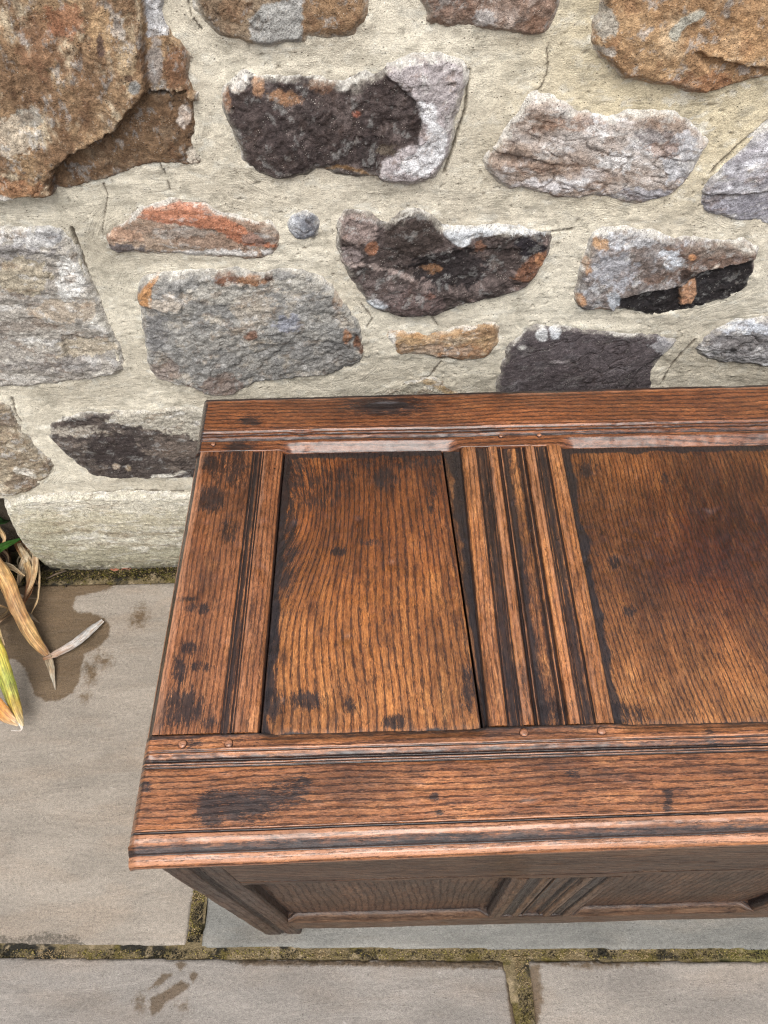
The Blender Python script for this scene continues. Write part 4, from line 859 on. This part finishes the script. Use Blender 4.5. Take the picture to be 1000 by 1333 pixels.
member('lid_stile', (0.832, XR), (0.832, XR), ws, stile, 37, mirror=True)

wm = 0.120
mun = [(0.0, -LID_T, 1.0), (0.0, -0.0070, 1.0), (0.0020, -0.0022, 0.5, 0.1), (0.005, -0.0004, 0.0, 0.4), (0.010, 0.0006, 0, 0.35), (0.0170, 0.0004, 0.0, 0.45), (0.0184, -0.0006, 0.5, 0.3), (0.0194, -0.0030, 1.2), (0.0212, -0.0014, 0.6, 0.2), (0.0242, -0.0026, 0.8, 0.0), (0.0272, -0.0034, 0.95), (0.0284, -0.0022, 0.6, 0.2), (0.0296, -0.0034, 0.9), (0.0314, -0.0016, 0.6, 0.3), (0.0326, -0.0026, 0.8),
       (0.0342, -0.0006, 0.1, 0.7), (0.0380, 0.0006, 0.0, 0.45), (0.0425, -0.0004, 0.1, 0.5), (0.0452, -0.0046, 1.0), (0.0466, -0.0052, 1.2), (0.0478, -0.0016, 0.4, 0.7), (0.0496, -0.0030, 0.7), (0.0516, -0.0060, 1.1), (0.0560, -0.0058, 0.62), (0.0640, -0.0050, 0.42, 0.1), (0.0690, -0.0060, 0.75)]
mun = mun + [(wm-a, *r_) for a, *r_ in mun[::-1][2:]]
mst = [(690, 900, 18, 34, 0.15), (716, 925, 18, 12, 0.6), (640, 650, 6, 60, 0.0), (680, 780, 5, 50, 0.1)]
member('lid_muntin', (0.0765, 0.1965), (0.0765, 0.1985), wm, mun, 41, tint=(1.16, 1.04, 0.92), stains=mst)
member('lid_muntin', (0.50, 0.62), (0.50, 0.62), wm, mun, 43, tint=(1.0, 0.88, 0.80))

# panels
def panel(name, quad, mat, seed, z=-0.0058, stains=(), tint=(1, 1, 1), tintf=None, grf=None, edges=(1, 1, 1, 1), n=150, label=None, gap=0.0):
    """quad = back-left, front-left, back-right, front-right in plan"""
    bl, fl_, brt, frt = [np.array(q, float) for q in quad]
    w = 0.5*(np.linalg.norm(brt-bl)+np.linalg.norm(frt-fl_))
    prof = [(0, z-0.012, 1), (0, z-0.0006, 0.7), (0.0006, z, 0.4)] + [(w*k/60, z, 0) for k in range(1, 60)] + [(w-0.0006, z, 0.4), (w, z-0.0006, 0.7), (w, z-0.012, 1)]
    def zf(XY, um, vm, Z, dk, rb):
        ml = um.max()
        dl = np.where(edges[0], vm, 1); dr = np.where(edges[1], w-vm, 1); db = um if edges[2] else um*0+1; df = (ml-um) if edges[3] else um*0+1
        dm = np.minimum(np.minimum(dl, dr), np.minimum(db, df))
        top = Z > z-0.004
        Z = Z - np.where(top, 0.0016*(1-sst(0.002, 0.016, dm)), 0)
        dk = np.maximum(dk, 1.35*(1-sst(0.002, 0.0135, dm + 0.006*fbm(um*30, vm*30, 3, seed))))
        return Z, dk, rb
    return sweep(name, bl, fl_, brt, frt, prof, mat, n, width=w, seed=seed, stains=stains, tint=tint, tintf=tintf, zf=zf, grf=grf, label=label, endcap=False, wob=1.0)

def back_y(x): return bline(x)-0.0002
def front_y(x): return flinein(x)-0.0105
def warp_left(XY, gx, gy):
    # the rings swing round a branch near the back left corner
    k = L(392, 655); dx = XY[..., 0]-k[0]; dy = XY[..., 1]-k[1]
    r = np.hypot(dx, dy*0.62); g = np.exp(-(r/0.075)**2)
    return gx+0*g, gy - 0.050*np.exp(-((dx-0.0)/0.055)**2-((dy+0.01)/0.10)**2) + 0.016*np.exp(-((XY[..., 0]-k[0]-0.03)/0.06)**2)*np.sin(np.clip((XY[..., 1]-0.25)/0.33, 0, 1)*3.14)
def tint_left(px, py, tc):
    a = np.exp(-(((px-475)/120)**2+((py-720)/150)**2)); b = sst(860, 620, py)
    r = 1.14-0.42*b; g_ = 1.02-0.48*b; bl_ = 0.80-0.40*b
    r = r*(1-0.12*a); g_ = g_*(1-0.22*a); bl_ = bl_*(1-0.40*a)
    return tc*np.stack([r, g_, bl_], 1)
cr_b = L(576, 585)[0]; cr_f = L(629, 946)[0]
g1 = 0.0009
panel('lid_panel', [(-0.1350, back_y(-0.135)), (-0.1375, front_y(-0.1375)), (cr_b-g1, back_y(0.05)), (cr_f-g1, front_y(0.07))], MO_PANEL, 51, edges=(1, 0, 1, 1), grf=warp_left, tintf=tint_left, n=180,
      stains=[(395, 640, 48, 20, 0.15), (372, 700, 14, 60, 0.35), (378, 620, 18, 22, 0.6), (440, 618, 26, 10, 0.1), (500, 620, 14, 12, 0.5), (520, 602, 60, 8, 0.1), (398, 912, 14, 9, 1.0), (350, 915, 12, 14, 0.8), (455, 917, 6, 8, 0.6), (516, 940, 10, 7, 1.0), (352, 790, 10, 70, 0.3), (440, 718, 9, 4, 0.7), (345, 860, 10, 30, 0.1), (562, 640, 6, 30, 0.0), (480, 706, 12, 4, 0.2), (610, 900, 8, 30, 0.1)],
      label='wide panel board with ringed grain')
panel('lid_panel', [(cr_b+g1, back_y(0.06)), (cr_f+g1+0.0004, front_y(0.07)), (0.0772, back_y(0.078)), (0.0772, front_y(0.078))], MO_PANEL, 57, edges=(0, 1, 1, 1), tint=(0.62, 0.60, 0.60), z=-0.0070,
      stains=[(628, 700, 8, 60, 0.25), (630, 920, 10, 30, 0.7)], label='narrow darker strip beyond the split')
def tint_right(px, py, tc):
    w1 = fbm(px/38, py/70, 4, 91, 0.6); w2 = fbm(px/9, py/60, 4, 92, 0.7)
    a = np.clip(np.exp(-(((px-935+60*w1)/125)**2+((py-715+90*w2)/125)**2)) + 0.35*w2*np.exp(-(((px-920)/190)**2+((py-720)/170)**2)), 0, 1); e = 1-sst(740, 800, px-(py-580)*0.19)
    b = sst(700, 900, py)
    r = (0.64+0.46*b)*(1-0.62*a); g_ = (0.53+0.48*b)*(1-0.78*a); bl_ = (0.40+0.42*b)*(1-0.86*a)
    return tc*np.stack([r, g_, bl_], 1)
def warp_right(XY, gx, gy):
    return gx, gy - 0.05*gx + 0.004*np.sin(gx*11)
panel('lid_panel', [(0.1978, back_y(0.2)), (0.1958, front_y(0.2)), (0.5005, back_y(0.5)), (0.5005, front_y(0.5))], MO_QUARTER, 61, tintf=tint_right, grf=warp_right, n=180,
      stains=[(795, 930, 34, 10, 0.6), (772, 900, 8, 30, 0.4), (765, 610, 10, 10, 0.4), (820, 795, 6, 6, 0.5), (865, 623, 5, 6, 0.5), (800, 733, 5, 7, 0.5)], label='broad panel with dense flecked grain')
panel('lid_panel', [(0.6195, back_y(0.6)), (0.6195, front_y(0.6)), (0.8325, back_y(0.8)), (0.8325, front_y(0.8))], MO_PANEL, 67)

# pegs that pin the joints
def peg(x, y, parent, r=0.0042, up=True, yy=0.0, z=None):
    n = 12; V = []; F = []
    rings = [(r, -0.004), (r, 0.0006), (r*0.80, 0.0020), (r*0.3, 0.0025)]
    for (q, hz) in rings:
        for k in range(n):
            t = 2*math.pi*k/n; j = 1+0.06*math.sin(3*t+x*90)
            if up: V.append((x+q*j*math.cos(t), y+q*j*math.sin(t), ZL+hz))
            else: V.append((x+q*j*math.cos(t), yy-hz, y+q*j*math.sin(t)))
    for i in range(len(rings)-1):
        for k in range(n):
            a, b = i*n+k, i*n+(k+1) % n
            F.append((a, b, b+n, a+n) if up else (a+n, b+n, b, a))
    m = 3*n; c0 = [m+k for k in range(n)]
    for k in range(0, n//2-1): F.append((c0[k], c0[k+1], c0[n-2-k], c0[n-1-k]) if up else (c0[n-1-k], c0[n-2-k], c0[k+1], c0[k]))
    o = mesh_obj('peg', V, F, MO_RAIL if up else MO_BODY, parent, {'gr': np.array(V)+5.3, 'dark': np.where(np.arange(len(V)) < 24, 1.3, 0.0), 'rub_sheen': np.where(np.arange(len(V)) < 24, 0.0, 0.75), 'stain': np.full(len(V), -2.4)})
    a_ = o.data.attributes.new('tint', 'FLOAT_COLOR', 'POINT'); a_.data.foreach_set('color', np.tile(np.array([0.75, 0.55, 0.5, 1], np.float32), len(V)))
for px_, py_ in [(238, 969), (298, 968), (682, 954), (783, 952)]:
    p = L(px_, py_); peg(p[0], p[1], FRONT)
for x_ in (0.53, 0.59, 0.86, 0.91): peg(x_, flinein(x_)-0.008, FRONT)
for px_, py_ in [(278, 579), (652, 568), (702, 567)]:
    p = L(px_, py_); peg(p[0], p[1], BACK, r=0.0030)

# --- the carcase under the lid
YB = 0.1275                  # plane of the front framing
XBL, XBR = -0.2345, 0.936
TOPZ = ZL-LID_T
def fz(px, py): return ony(px, py, YB)[1]
Z_TR = fz(700, 1144); Z_BR = fz(700, 1193); Z_BOT = fz(700, 1208)
print('front z', Z_TR, Z_BR, Z_BOT, 'post', ony(275, 1131, YB), ony(378, 1216, YB), 'mun', ony(668, 1148, YB), ony(640, 1195, YB), ony(837, 1145, YB), ony(775, 1195, YB))
Z_BR = max(Z_BR, 0.13); Z_BOT = Z_BR-0.085
Z_TR = min(Z_TR, TOPZ-0.07)
def upright(name, x0, x1, z0, z1, prof, seed, y=YB, grain='along', label=None, n=120, vertical=True, zf=None, stains=(), tint=(1, 1, 1), mat=None):
    """vertical member (profile across x) or rail (profile across z); profile height stands out toward the viewer"""
    if vertical: return sweep(name, (x0, z0), (x0, z1), (x1, z0), (x1, z1), prof, mat or MO_BODY, n, seed=seed, frame=y, zf=zf, label=label, stains=stains, tint=tint, wob=0.7)
    return sweep(name, (x1, z0), (x0, z0), (x1, z1), (x0, z1), prof, mat or MO_BODY, n, seed=seed, frame=y, zf=zf, label=label, stains=stains, tint=tint, wob=0.7)
def scaled(prof, w, w0): return [(a*w/w0, *r_) for a, *r_ in prof]
wp = 0.058
post = [(0, -0.03, 0.4), (0, -0.0015, 0.2, 0.3), (0.0015, 0, 0.0, 0.4), (0.0245, 0, 0, 0.1), (0.0262, -0.0030, 1.2), (0.0282, -0.0006, 0.3, 0.3), (0.0300, -0.0034, 1.2), (0.0330, -0.0008, 0.3, 0.3), (0.0345, -0.0028, 1.1), (0.0362, 0, 0.1, 0.2), (0.0545, 0, 0.0, 0.1), (0.0565, -0.0008, 0.2, 0.1), (wp, -0.004, 0.6), (wp, -0.03, 0.7)]
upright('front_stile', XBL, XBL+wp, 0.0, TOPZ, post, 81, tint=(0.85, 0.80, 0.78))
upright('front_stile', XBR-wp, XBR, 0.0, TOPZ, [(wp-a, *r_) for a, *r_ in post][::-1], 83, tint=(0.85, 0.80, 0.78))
FP = [(XBL+wp, 0.106), (0.228, 0.474), (0.596, XBR-wp)]           # front panels between stiles and muntins
def fin(x, marg=0.014):
    m = 0
    for a, b in FP: m = np.maximum(m, sst(a-0.002, a+marg, x)*(1-sst(b-marg, b+0.002, x)))
    return m
def rail_b_zf(XY, um, vm, Z, dk, rb):
    c = fin(XY[..., 0]); w = vm.max(); q = np.clip(1-(w-vm)/0.012, 0, 1)*c; Z = np.where(Z > -0.02, Z-0.009*q, Z); rb = np.maximum(rb, 0.3*(q > 0.1)); return Z, dk, rb  # upward chamfer paled, its sky reflection put into the colour
def rail_t_zf(XY, um, vm, Z, dk, rb):
    c = fin(XY[..., 0]); q = np.clip(1-vm/0.010, 0, 1)*c; Z = np.where(Z > -0.02, Z-0.007*q, Z); return Z, dk, rb
def flat(w, dk=0.1, extra=()): return [(0, -0.03, 0.7), (0, -0.002, 0.5, 0.2), (0.0015, 0, 0.1, 0.5)] + list(extra) + [(w-0.0015, 0, 0.1, 0.5), (w, -0.002, 0.5), (w, -0.03, 0.7)]
wt = TOPZ-Z_TR
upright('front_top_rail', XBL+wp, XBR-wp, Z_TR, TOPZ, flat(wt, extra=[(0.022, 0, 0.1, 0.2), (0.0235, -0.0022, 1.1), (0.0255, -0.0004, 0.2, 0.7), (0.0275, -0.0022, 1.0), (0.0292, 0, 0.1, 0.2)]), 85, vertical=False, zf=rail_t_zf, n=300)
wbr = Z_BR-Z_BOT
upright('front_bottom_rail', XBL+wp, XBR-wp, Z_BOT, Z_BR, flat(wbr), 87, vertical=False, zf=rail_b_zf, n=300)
wmf = 0.122
for k, (a, b) in enumerate(((0.106, 0.228), (0.474, 0.596))):
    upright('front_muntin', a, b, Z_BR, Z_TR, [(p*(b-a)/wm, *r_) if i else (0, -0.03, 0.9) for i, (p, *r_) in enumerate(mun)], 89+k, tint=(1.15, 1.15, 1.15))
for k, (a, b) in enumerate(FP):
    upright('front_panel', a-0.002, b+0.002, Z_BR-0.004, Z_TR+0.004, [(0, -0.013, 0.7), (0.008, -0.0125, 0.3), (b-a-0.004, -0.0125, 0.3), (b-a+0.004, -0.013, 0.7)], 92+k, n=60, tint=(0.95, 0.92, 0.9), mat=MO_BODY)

# sides and back, simpler framing
def slabbox(name, x0, x1, y0, y1, z0, z1, seed, parent=CHEST, ax=2, bev=0.0015):
    V = []; F = []
    xs_ = (x0, x1); 
    import itertools
    V = np.array([(x, y, z) for x in (x0, x1) for y in (y0, y1) for z in (z0, z1)], float)
    F = [(0, 1, 3, 2), (4, 6, 7, 5), (0, 4, 5, 1), (2, 3, 7, 6), (0, 2, 6, 4), (1, 5, 7, 3)]
    # subdivide into a bevelled box
    import bmesh
    me = bpy.data.meshes.new(name); me.from_pydata([tuple(v-world_loc(parent)) for v in V], [], F); bm = bmesh.new(); bm.from_mesh(me)
    bmesh.ops.bevel(bm, geom=list(bm.edges), offset=bev, segments=2, affect='EDGES', profile=0.5)
    bmesh.ops.recalc_face_normals(bm, faces=bm.faces); bm.to_mesh(me); bm.free()
    o = bpy.data.objects.new(name, me); COL.objects.link(o); o.parent = parent; me.materials.append(MO_BODY)
    co = np.array([v.co[:] for v in me.vertices])+world_loc(parent)
    g_ = np.stack([co[:, ax], co[:, (ax+1) % 3]+co[:, (ax+2) % 3]*0.7, np.full(len(co), seed)], 1)
    for nm, arr in (('dark', 0.1), ('rub_sheen', 0.1), ('stain', -2.4)):
        a_ = me.attributes.new(nm, 'FLOAT', 'POINT'); a_.data.foreach_set('value', np.full(len(co), arr, np.float32))
    a_ = me.attributes.new('gr', 'FLOAT_VECTOR', 'POINT'); a_.data.foreach_set('vector', g_.astype(np.float32).ravel())
    a_ = me.attributes.new('tint', 'FLOAT_COLOR', 'POINT'); a_.data.foreach_set('color', np.tile(np.array([0.8, 0.78, 0.78, 1], np.float32), len(co)))
    return o
YBK = 0.640
for s, (xo, xi) in enumerate(((XBL, XBL+0.026), (XBR, XBR-0.026))):
    a, b = min(xo, xi), max(xo, xi)
    slabbox('back_post', a, b+(0.03 if s == 0 else 0), YBK-0.03, YBK, 0.0, TOPZ, 101+s)
    slabbox('side_rail', a, b, YB+0.032, YBK-0.032, TOPZ-0.09, TOPZ, 103+s, ax=1)
    slabbox('side_rail', a, b, YB+0.032, YBK-0.032, 0.05, 0.15, 105+s, ax=1)
    slabbox('side_stile', a+0.002, b-0.002, YB+0.031, YB+0.095, 0.152, TOPZ-0.092, 107+s)
    c_ = (a+b)/2; slabbox('side_panel', c_-0.004, c_+0.004, YB+0.09, YBK-0.031, 0.148, TOPZ-0.088, 109+s)
slabbox('back_board', XBL+0.057, XBR-0.028, YBK-0.022, YBK-0.002, 0.05, TOPZ-0.001, 111, ax=0)
slabbox('bottom_board', XBL+0.028, XBR-0.028, YB+0.033, YBK-0.024, 0.06, 0.075, 113, ax=0)

# ------------------------------------------------------------------ plant at the left edge
def gp(px, py, z): q = onz(px, py, z); return np.array([q[0], q[1], z])
PLANT = empty('dying_lily_plant', (-0.93, 0.74, 0.0), 'clump of green, yellow and withered brown strappy leaves at the left foot of the wall', 'plant')
def blade(name, pts, widths, cols, seed, fold=0.25, twist=(0, 0), label=None, across=7, parent=None, thick=0.0005, curl=0.0, n=40):
    P = np.array(pts, float); m = len(P); t = np.linspace(0, m-1, n)
    def cr(vals):
        vals = np.array(vals, float); vals = vals[:, None] if vals.ndim == 1 else vals
        ext = np.concatenate([2*vals[:1]-vals[1:2], vals, 2*vals[-1:]-vals[-2:-1]]); i = np.clip(t.astype(int), 0, m-2); f = (t-i)[:, None]
        p0, p1, p2, p3 = ext[i], ext[i+1], ext[i+2], ext[i+3]
        return 0.5*((2*p1)+(-p0+p2)*f+(2*p0-5*p1+4*p2-p3)*f*f+(-p0+3*p1-3*p2+p3)*f**3)
    C = cr(P); W = np.maximum(cr(widths)[:, 0], 0.0006); K = np.clip(cr(cols), 0, 1)
    T = np.gradient(C, axis=0); T /= np.linalg.norm(T, axis=1)[:, None]
    up = np.array([0, -0.15, 1.0]); Sd = np.cross(T, up); Sd /= np.linalg.norm(Sd, axis=1)[:, None]; Nn = np.cross(Sd, T)
    tw = np.linspace(twist[0], twist[1], n)[:, None]
    S2 = Sd*np.cos(tw)+Nn*np.sin(tw); N2 = -Sd*np.sin(tw)+Nn*np.cos(tw)
    s = np.linspace(-1, 1, across)
    ln = np.concatenate([[0], np.cumsum(np.linalg.norm(np.diff(C, axis=0), axis=1))])
    G1, G2 = np.meshgrid(ln, s, indexing='ij')
    ed = 1+0.10*perlin(G1*120, G2*0+seed, 0.0, seed)*np.abs(G2)
    off = G2*W[:, None]*0.5*ed
    lift = fold*W[:, None]*0.5*np.abs(G2) + curl*W[:, None]*G2**2 + 0.0012*perlin(G1*50, G2*1.5, 0.0, seed+3)
    top = C[:, None]+S2[:, None]*off[..., None]+N2[:, None]*lift[..., None]
    bot = top - N2[:, None]*thick
    V = np.concatenate([top.reshape(-1, 3), bot.reshape(-1, 3)]); F = grid_faces(n, across); nb = n*across
    F2 = F[:, ::-1]+nb; fl = []
    for j in (0, across-1):
        i = np.arange(n-1)*across+j; q = np.stack([i, i+across, i+across+nb, i+nb], 1); fl.append(q if j else q[:, ::-1])
    F = np.concatenate([F, F2]+fl)
    c = np.repeat(K[:, None], across, 1).copy()
    e = np.abs(G2)[..., None]; c = c*(1-0.25*e**3)
    mot = (sst(0.0, 0.35, fbm(G1*50, G2*1.6, 4, seed+5, 0.65)+0.18*(1-np.abs(G2)))*1.5)[..., None]
    c = c*(1-0.4*mot) + c*np.array([0.72, 0.5, 0.34])*0.4*mot
    c = c.reshape(-1, 3); c = np.concatenate([c, c])*0.8
    gr = np.stack([G1.ravel()+seed, (G2*W[:, None]*0.5).ravel()+seed, G1.ravel()*0], 1); gr = np.concatenate([gr, gr])
    o = mesh_obj(name, V, F, MLEAF, parent or PLANT, {'Col': c, 'gr': gr}); 
    if label: o['label'] = label
    return o
TAN, BRN, ORG, PAL, GRY = S(206, 176, 130), S(150, 104, 62), S(222, 160, 78), S(226, 206, 168), S(190, 180, 168)
YEL, YG, GRN, DGR = S(216, 198, 84), S(176, 184, 78), S(60, 112, 40), S(34, 74, 28)
blade('leaf', [gp(-60, 690, .15), gp(-28, 712, .125), gp(2, 748, .095), gp(20, 790, .062), gp(42, 830, .032), gp(66, 858, .012)], [.026, .030, .031, .030, .025, .009], [TAN, PAL, S(224, 180, 116), S(204, 160, 108), S(212, 172, 112), BRN], 3, fold=-0.5, label='withered leaf, brown in the middle and yellow at its rim')
blade('leaf', [gp(56, 858, .016), gp(72, 852, .013), gp(98, 838, .012), gp(120, 820, .012), gp(134, 808, .009)], [.006, .014, .018, .017, .008], [BRN, S(184, 160, 140), S(196, 190, 184), S(206, 202, 196), S(224, 220, 214)], 5, fold=0.35, label='bent grey leaf tip lying on the wet slab')
blade('leaf', [gp(44, 826, .026), gp(58, 846, .016), gp(66, 866, .010), gp(72, 898, .003)], [.010, .013, .014, .001], [BRN, S(150, 116, 84), S(170, 156, 130), S(196, 190, 176)], 6, fold=0.3, label='folded leaf point')
blade('leaf', [gp(-60, 745, .16), gp(-35, 790, .135), gp(-8, 845, .10), gp(8, 890, .07), gp(20, 925, .05), gp(30, 945, .038)], [.028, .029, .030, .028, .020, .004], [GRN, YG, YEL, YG, S(210, 180, 96), PAL], 8, fold=-0.5, label='yellow green leaf with a withered tip')
blade('leaf', [gp(-50, 870, .09), gp(-20, 900, .07), gp(4, 928, .05), gp(24, 944, .036)], [.022, .026, .026, .006], [ORG, ORG, S(214, 150, 70), PAL], 9, fold=0.3)
blade('leaf', [gp(24, 938, .04), gp(28, 946, .035), gp(26, 951, .03), gp(14, 951, .028)], [.008, .006, .004, .001], [PAL, S(230, 224, 214), S(230, 224, 214), S(230, 224, 214)], 10, n=16, across=4)
blade('leaf', [gp(-60, 748, .10), gp(-25, 732, .10), gp(5, 712, .085), gp(33, 699, .065)], [.018, .022, .019, .002], [GRN, GRN, S(70, 124, 46), DGR], 12, fold=0.4, label='short dark green leaf')
blade('leaf', [gp(-60, 670, .16), gp(-20, 676, .14), gp(2, 679, .12), gp(15, 678, .10)], [.020, .020, .018, .003], [GRN, DGR, DGR, DGR], 13, fold=0.4)
blade('leaf', [gp(-40, 742, .09), gp(-10, 737, .08), gp(12, 738, .07), gp(32, 750, .055)], [.010, .014, .012, .003], [TAN, PAL, PAL, TAN], 14, fold=0.5, curl=0.2)
blade('leaf', [gp(40, 700, .03), gp(34, 715, .05), gp(26, 738, .05), gp(22, 760, .03)], [.010, .026, .024, .006], [TAN, PAL, S(206, 190, 160), TAN], 15, fold=-0.5, curl=-0.3, label='pale crumpled leaf')
blade('leaf', [gp(34, 695, .05), gp(46, 712, .055), gp(45, 750, .05), gp(32, 782, .03)], [.008, .014, .012, .004], [TAN, S(196, 176, 150), TAN, BRN], 16, fold=0.6)
blade('leaf', [gp(20, 705, .05), gp(36, 735, .045), gp(40, 765, .035), gp(26, 795, .02)], [.010, .014, .016, .004], [BRN, TAN, BRN, BRN], 17, fold=0.6)
blade('leaf', [gp(30, 700, .06), gp(49, 730, .05), gp(50, 775, .03), gp(40, 800, .012)], [.004, .005, .004, .002], [TAN, PAL, TAN, TAN], 18, across=4)
r3 = random.Random(11)
for k in range(22):
    x0, y0 = r3.uniform(-45, 28), r3.uniform(660, 740); dx, dy = r3.uniform(-10, 26), r3.uniform(25, 75)
    z0 = r3.uniform(.03, .11); cA = r3.choice([TAN, BRN, PAL*0.8, S(120, 86, 56), S(170, 140, 104)]); w_ = r3.uniform(.004, .014)
    blade('leaf', [gp(x0, y0, z0), gp(x0+dx*.6+r3.uniform(-4, 10), y0+dy*.35, z0*.9), gp(min(44, x0+dx*.9+r3.uniform(-3, 6)), y0+dy*.7, z0*.55), gp(min(44, x0+dx), y0+dy, .008+z0*.15)], [w_*.6, w_, w_*.8, .001], [cA, cA, cA*.85, cA*.7], 30+k, fold=r3.uniform(-.8, .8), twist=(r3.uniform(-1, 1), r3.uniform(-1, 1)), across=5, n=24)
for k, (a, b) in enumerate([((-40, 690), (6, 840)), ((-60, 700), (-20, 860)), ((-80, 640), (-110, 760))]):
    blade('leaf', [gp(*a, .14), gp((a[0]+b[0])/2-8, (a[1]+b[1])/2-30, .12), gp((a[0]+b[0])/2, (a[1]+b[1])/2+10, .07), gp(*b, .02)], [.012, .018, .016, .002], [GRN, S(70, 120, 50), YG*0.7, TAN], 60+k, fold=0.4)
blade('leaf', [gp(-20, 800, .04), gp(0, 803, .03), gp(14, 790, .02), gp(22, 782, .02)], [.003, .004, .004, .002], [TAN, TAN, TAN, TAN], 71, across=4)

# dry fragments and a twig lying by the wall foot
def frag(pts, w, c, seed, name='leaf_fragment', label=None, cat='leaf fragment', g_=None):
    root = pts[0]
    e_ = blade(name, pts, w, [c]*len(pts), seed, fold=0.5, across=4, n=12, parent=ORIGIN)
    e_.parent = None
    e_['label'] = label; e_['category'] = cat
    if g_: e_['group'] = g_
    return e_
ORIGIN = empty('origin_marker', (0, 0, 0))
frag([gp(60, 754, .004), gp(72, 748, .007), gp(86, 743, .010)], [.003, .004, .002], S(112, 96, 78), 81, 'twig', 'thin dark dry stalk lying beside the withered leaves', 'twig')
frag([gp(140, 737, .004), gp(150, 741, .008), gp(158, 739, .006)], [.004, .010, .002], S(176, 112, 84), 82, label='reddish dry leaf scrap by the base stone, left one of the pair')
frag([gp(153, 742, .004), gp(163, 739, .009), gp(173, 742, .004)], [.003, .008, .002], S(168, 104, 78), 83, label='reddish dry leaf scrap by the base stone, right one of the pair')
bpy.data.objects.remove(ORIGIN)

# moss and soil crumbs along the wall foot: nobody could count them
def crumbs(name, n, where, size, cols, mat, seed, label, patchy=False):
    r_ = np.random.RandomState(seed); oct_v = np.array([(1, 0, 0), (0, 1, 0), (-1, 0, 0), (0, -1, 0), (0, 0, 1), (0, 0, -1)], float)
    oct_f = np.array([(0, 1, 4), (1, 2, 4), (2, 3, 4), (3, 0, 4), (1, 0, 5), (2, 1, 5), (3, 2, 5), (0, 3, 5)])
    Cn = where(r_, n); s = r_.uniform(size[0], size[1], n)
    V = Cn[:, None]+oct_v[None]*s[:, None, None]*r_.uniform(0.5, 1.3, (n, 6, 1)); F = oct_f[None]+(np.arange(n)*6)[:, None, None]
    k_ = r_.randint(0, len(cols), n)
    if patchy:
        f_ = fbm(Cn[:, 0]*16, Cn[:, 1]*30, 3, seed)+r_.normal(0, 0.12, n); k_ = np.clip(((f_+0.45)/0.9*len(cols)).astype(int), 0, len(cols)-1)
    c = np.array(cols)[k_]*r_.uniform(0.6, 1.3, (n, 1)); c = np.repeat(c, 6, 0)
    o = mesh_obj(name, V.reshape(-1, 3), F.reshape(-1, 3), mat, None, {'Col': c}, smooth=False); o['kind'] = 'stuff'; o['label'] = label; o['category'] = 'debris'
    return o
def at_foot(r_, n):
    x = r_.uniform(-1.25, 0.6, n); y = 0.812-np.abs(r_.normal(0, 0.012, n)); z = r_.uniform(-0.002, 0.004, n)+np.clip(0.012-(0.812-y), 0, 1)*0.4
    return np.stack([x, y, z], 1)
crumbs('moss', 14000, at_foot, (0.0006, 0.0024), [S(70, 66, 30), S(96, 88, 40), S(48, 40, 26), S(36, 30, 22), S(120, 104, 72)], MSOIL, 5, 'moss and dirt crumbs along the foot of the wall')
def in_bed(r_, n):
    x = r_.uniform(-1.25, -0.84, n); t = r_.uniform(0, 1, n); y = 0.775+0.085*t; z = 0.004+0.035*t*(1-np.clip((x+0.93)/0.09, 0, 1))+r_.uniform(0, 0.004, n)
    return np.stack([x, y, z], 1)
crumbs('soil', 9000, in_bed, (0.0012, 0.0045), [S(52, 38, 26), S(34, 25, 18), S(72, 54, 38), S(96, 78, 58)], MSOIL, 6, 'dark crumbly soil round the plant')

def in_joint(r_, n):
    x = r_.uniform(-1.0, 0.9, n); y = 0.1135-0.0115*(x+1.30)*1.0+0.014*1.0 + r_.uniform(-0.0135, 0.0135, n) - 0.014
    q = np.array([onz(a, 1242.0, 0.0) for a in np.linspace(-900, 2200, 60)]); y = np.interp(x, q[:, 0], q[:, 1]) + r_.uniform(-0.0065, 0.0065, n)
    k = r_.uniform(0, 1, n) < 0.12; x = np.where(k, -0.349+r_.uniform(-0.010, 0.010, n), x); y = np.where(k, r_.uniform(0.12, 0.20, n), y)
    k = r_.uniform(0, 1, n) < 0.10; x = np.where(k, 0.168+r_.uniform(-0.012, 0.012, n), x); y = np.where(k, r_.uniform(-0.02, 0.09, n), y)
    return np.stack([x, y, r_.uniform(-0.0045, -0.0015, n)], 1)
crumbs('joint_grit', 8000, in_joint, (0.0004, 0.0015), [S(40, 38, 30), S(70, 62, 44), S(128, 114, 78), S(140, 128, 70), S(168, 148, 112), S(150, 130, 96)], MSOIL, 9, 'grit and moss specks filling the paving joints', patchy=True)

# more withered litter under the plant, each blade a part of it
r4 = random.Random(23)
for k in range(16):
    x0, y0 = r4.uniform(-50, 34), r4.uniform(690, 800); L_ = r4.uniform(25, 60); an = r4.uniform(0.2, 2.4); w_ = r4.uniform(.004, .011)
    x1 = min(52, x0+L_*math.cos(an)); y1 = y0+L_*math.sin(an)*0.8; cA = r4.choice([TAN, PAL*0.8, S(150, 120, 88), S(176, 160, 136)])
    blade('leaf', [gp(x0, y0, .012), gp((x0+x1)/2+r4.uniform(-6, 6), (y0+y1)/2+r4.uniform(-5, 5), r4.uniform(.012, .03)), gp(x1, y1, .005)], [w_*.5, w_, .001], [cA*.8, cA, cA*.9], 100+k, fold=r4.uniform(-.9, .9), twist=(r4.uniform(-1.2, 1.2), r4.uniform(-1.2, 1.2)), across=5, n=18)
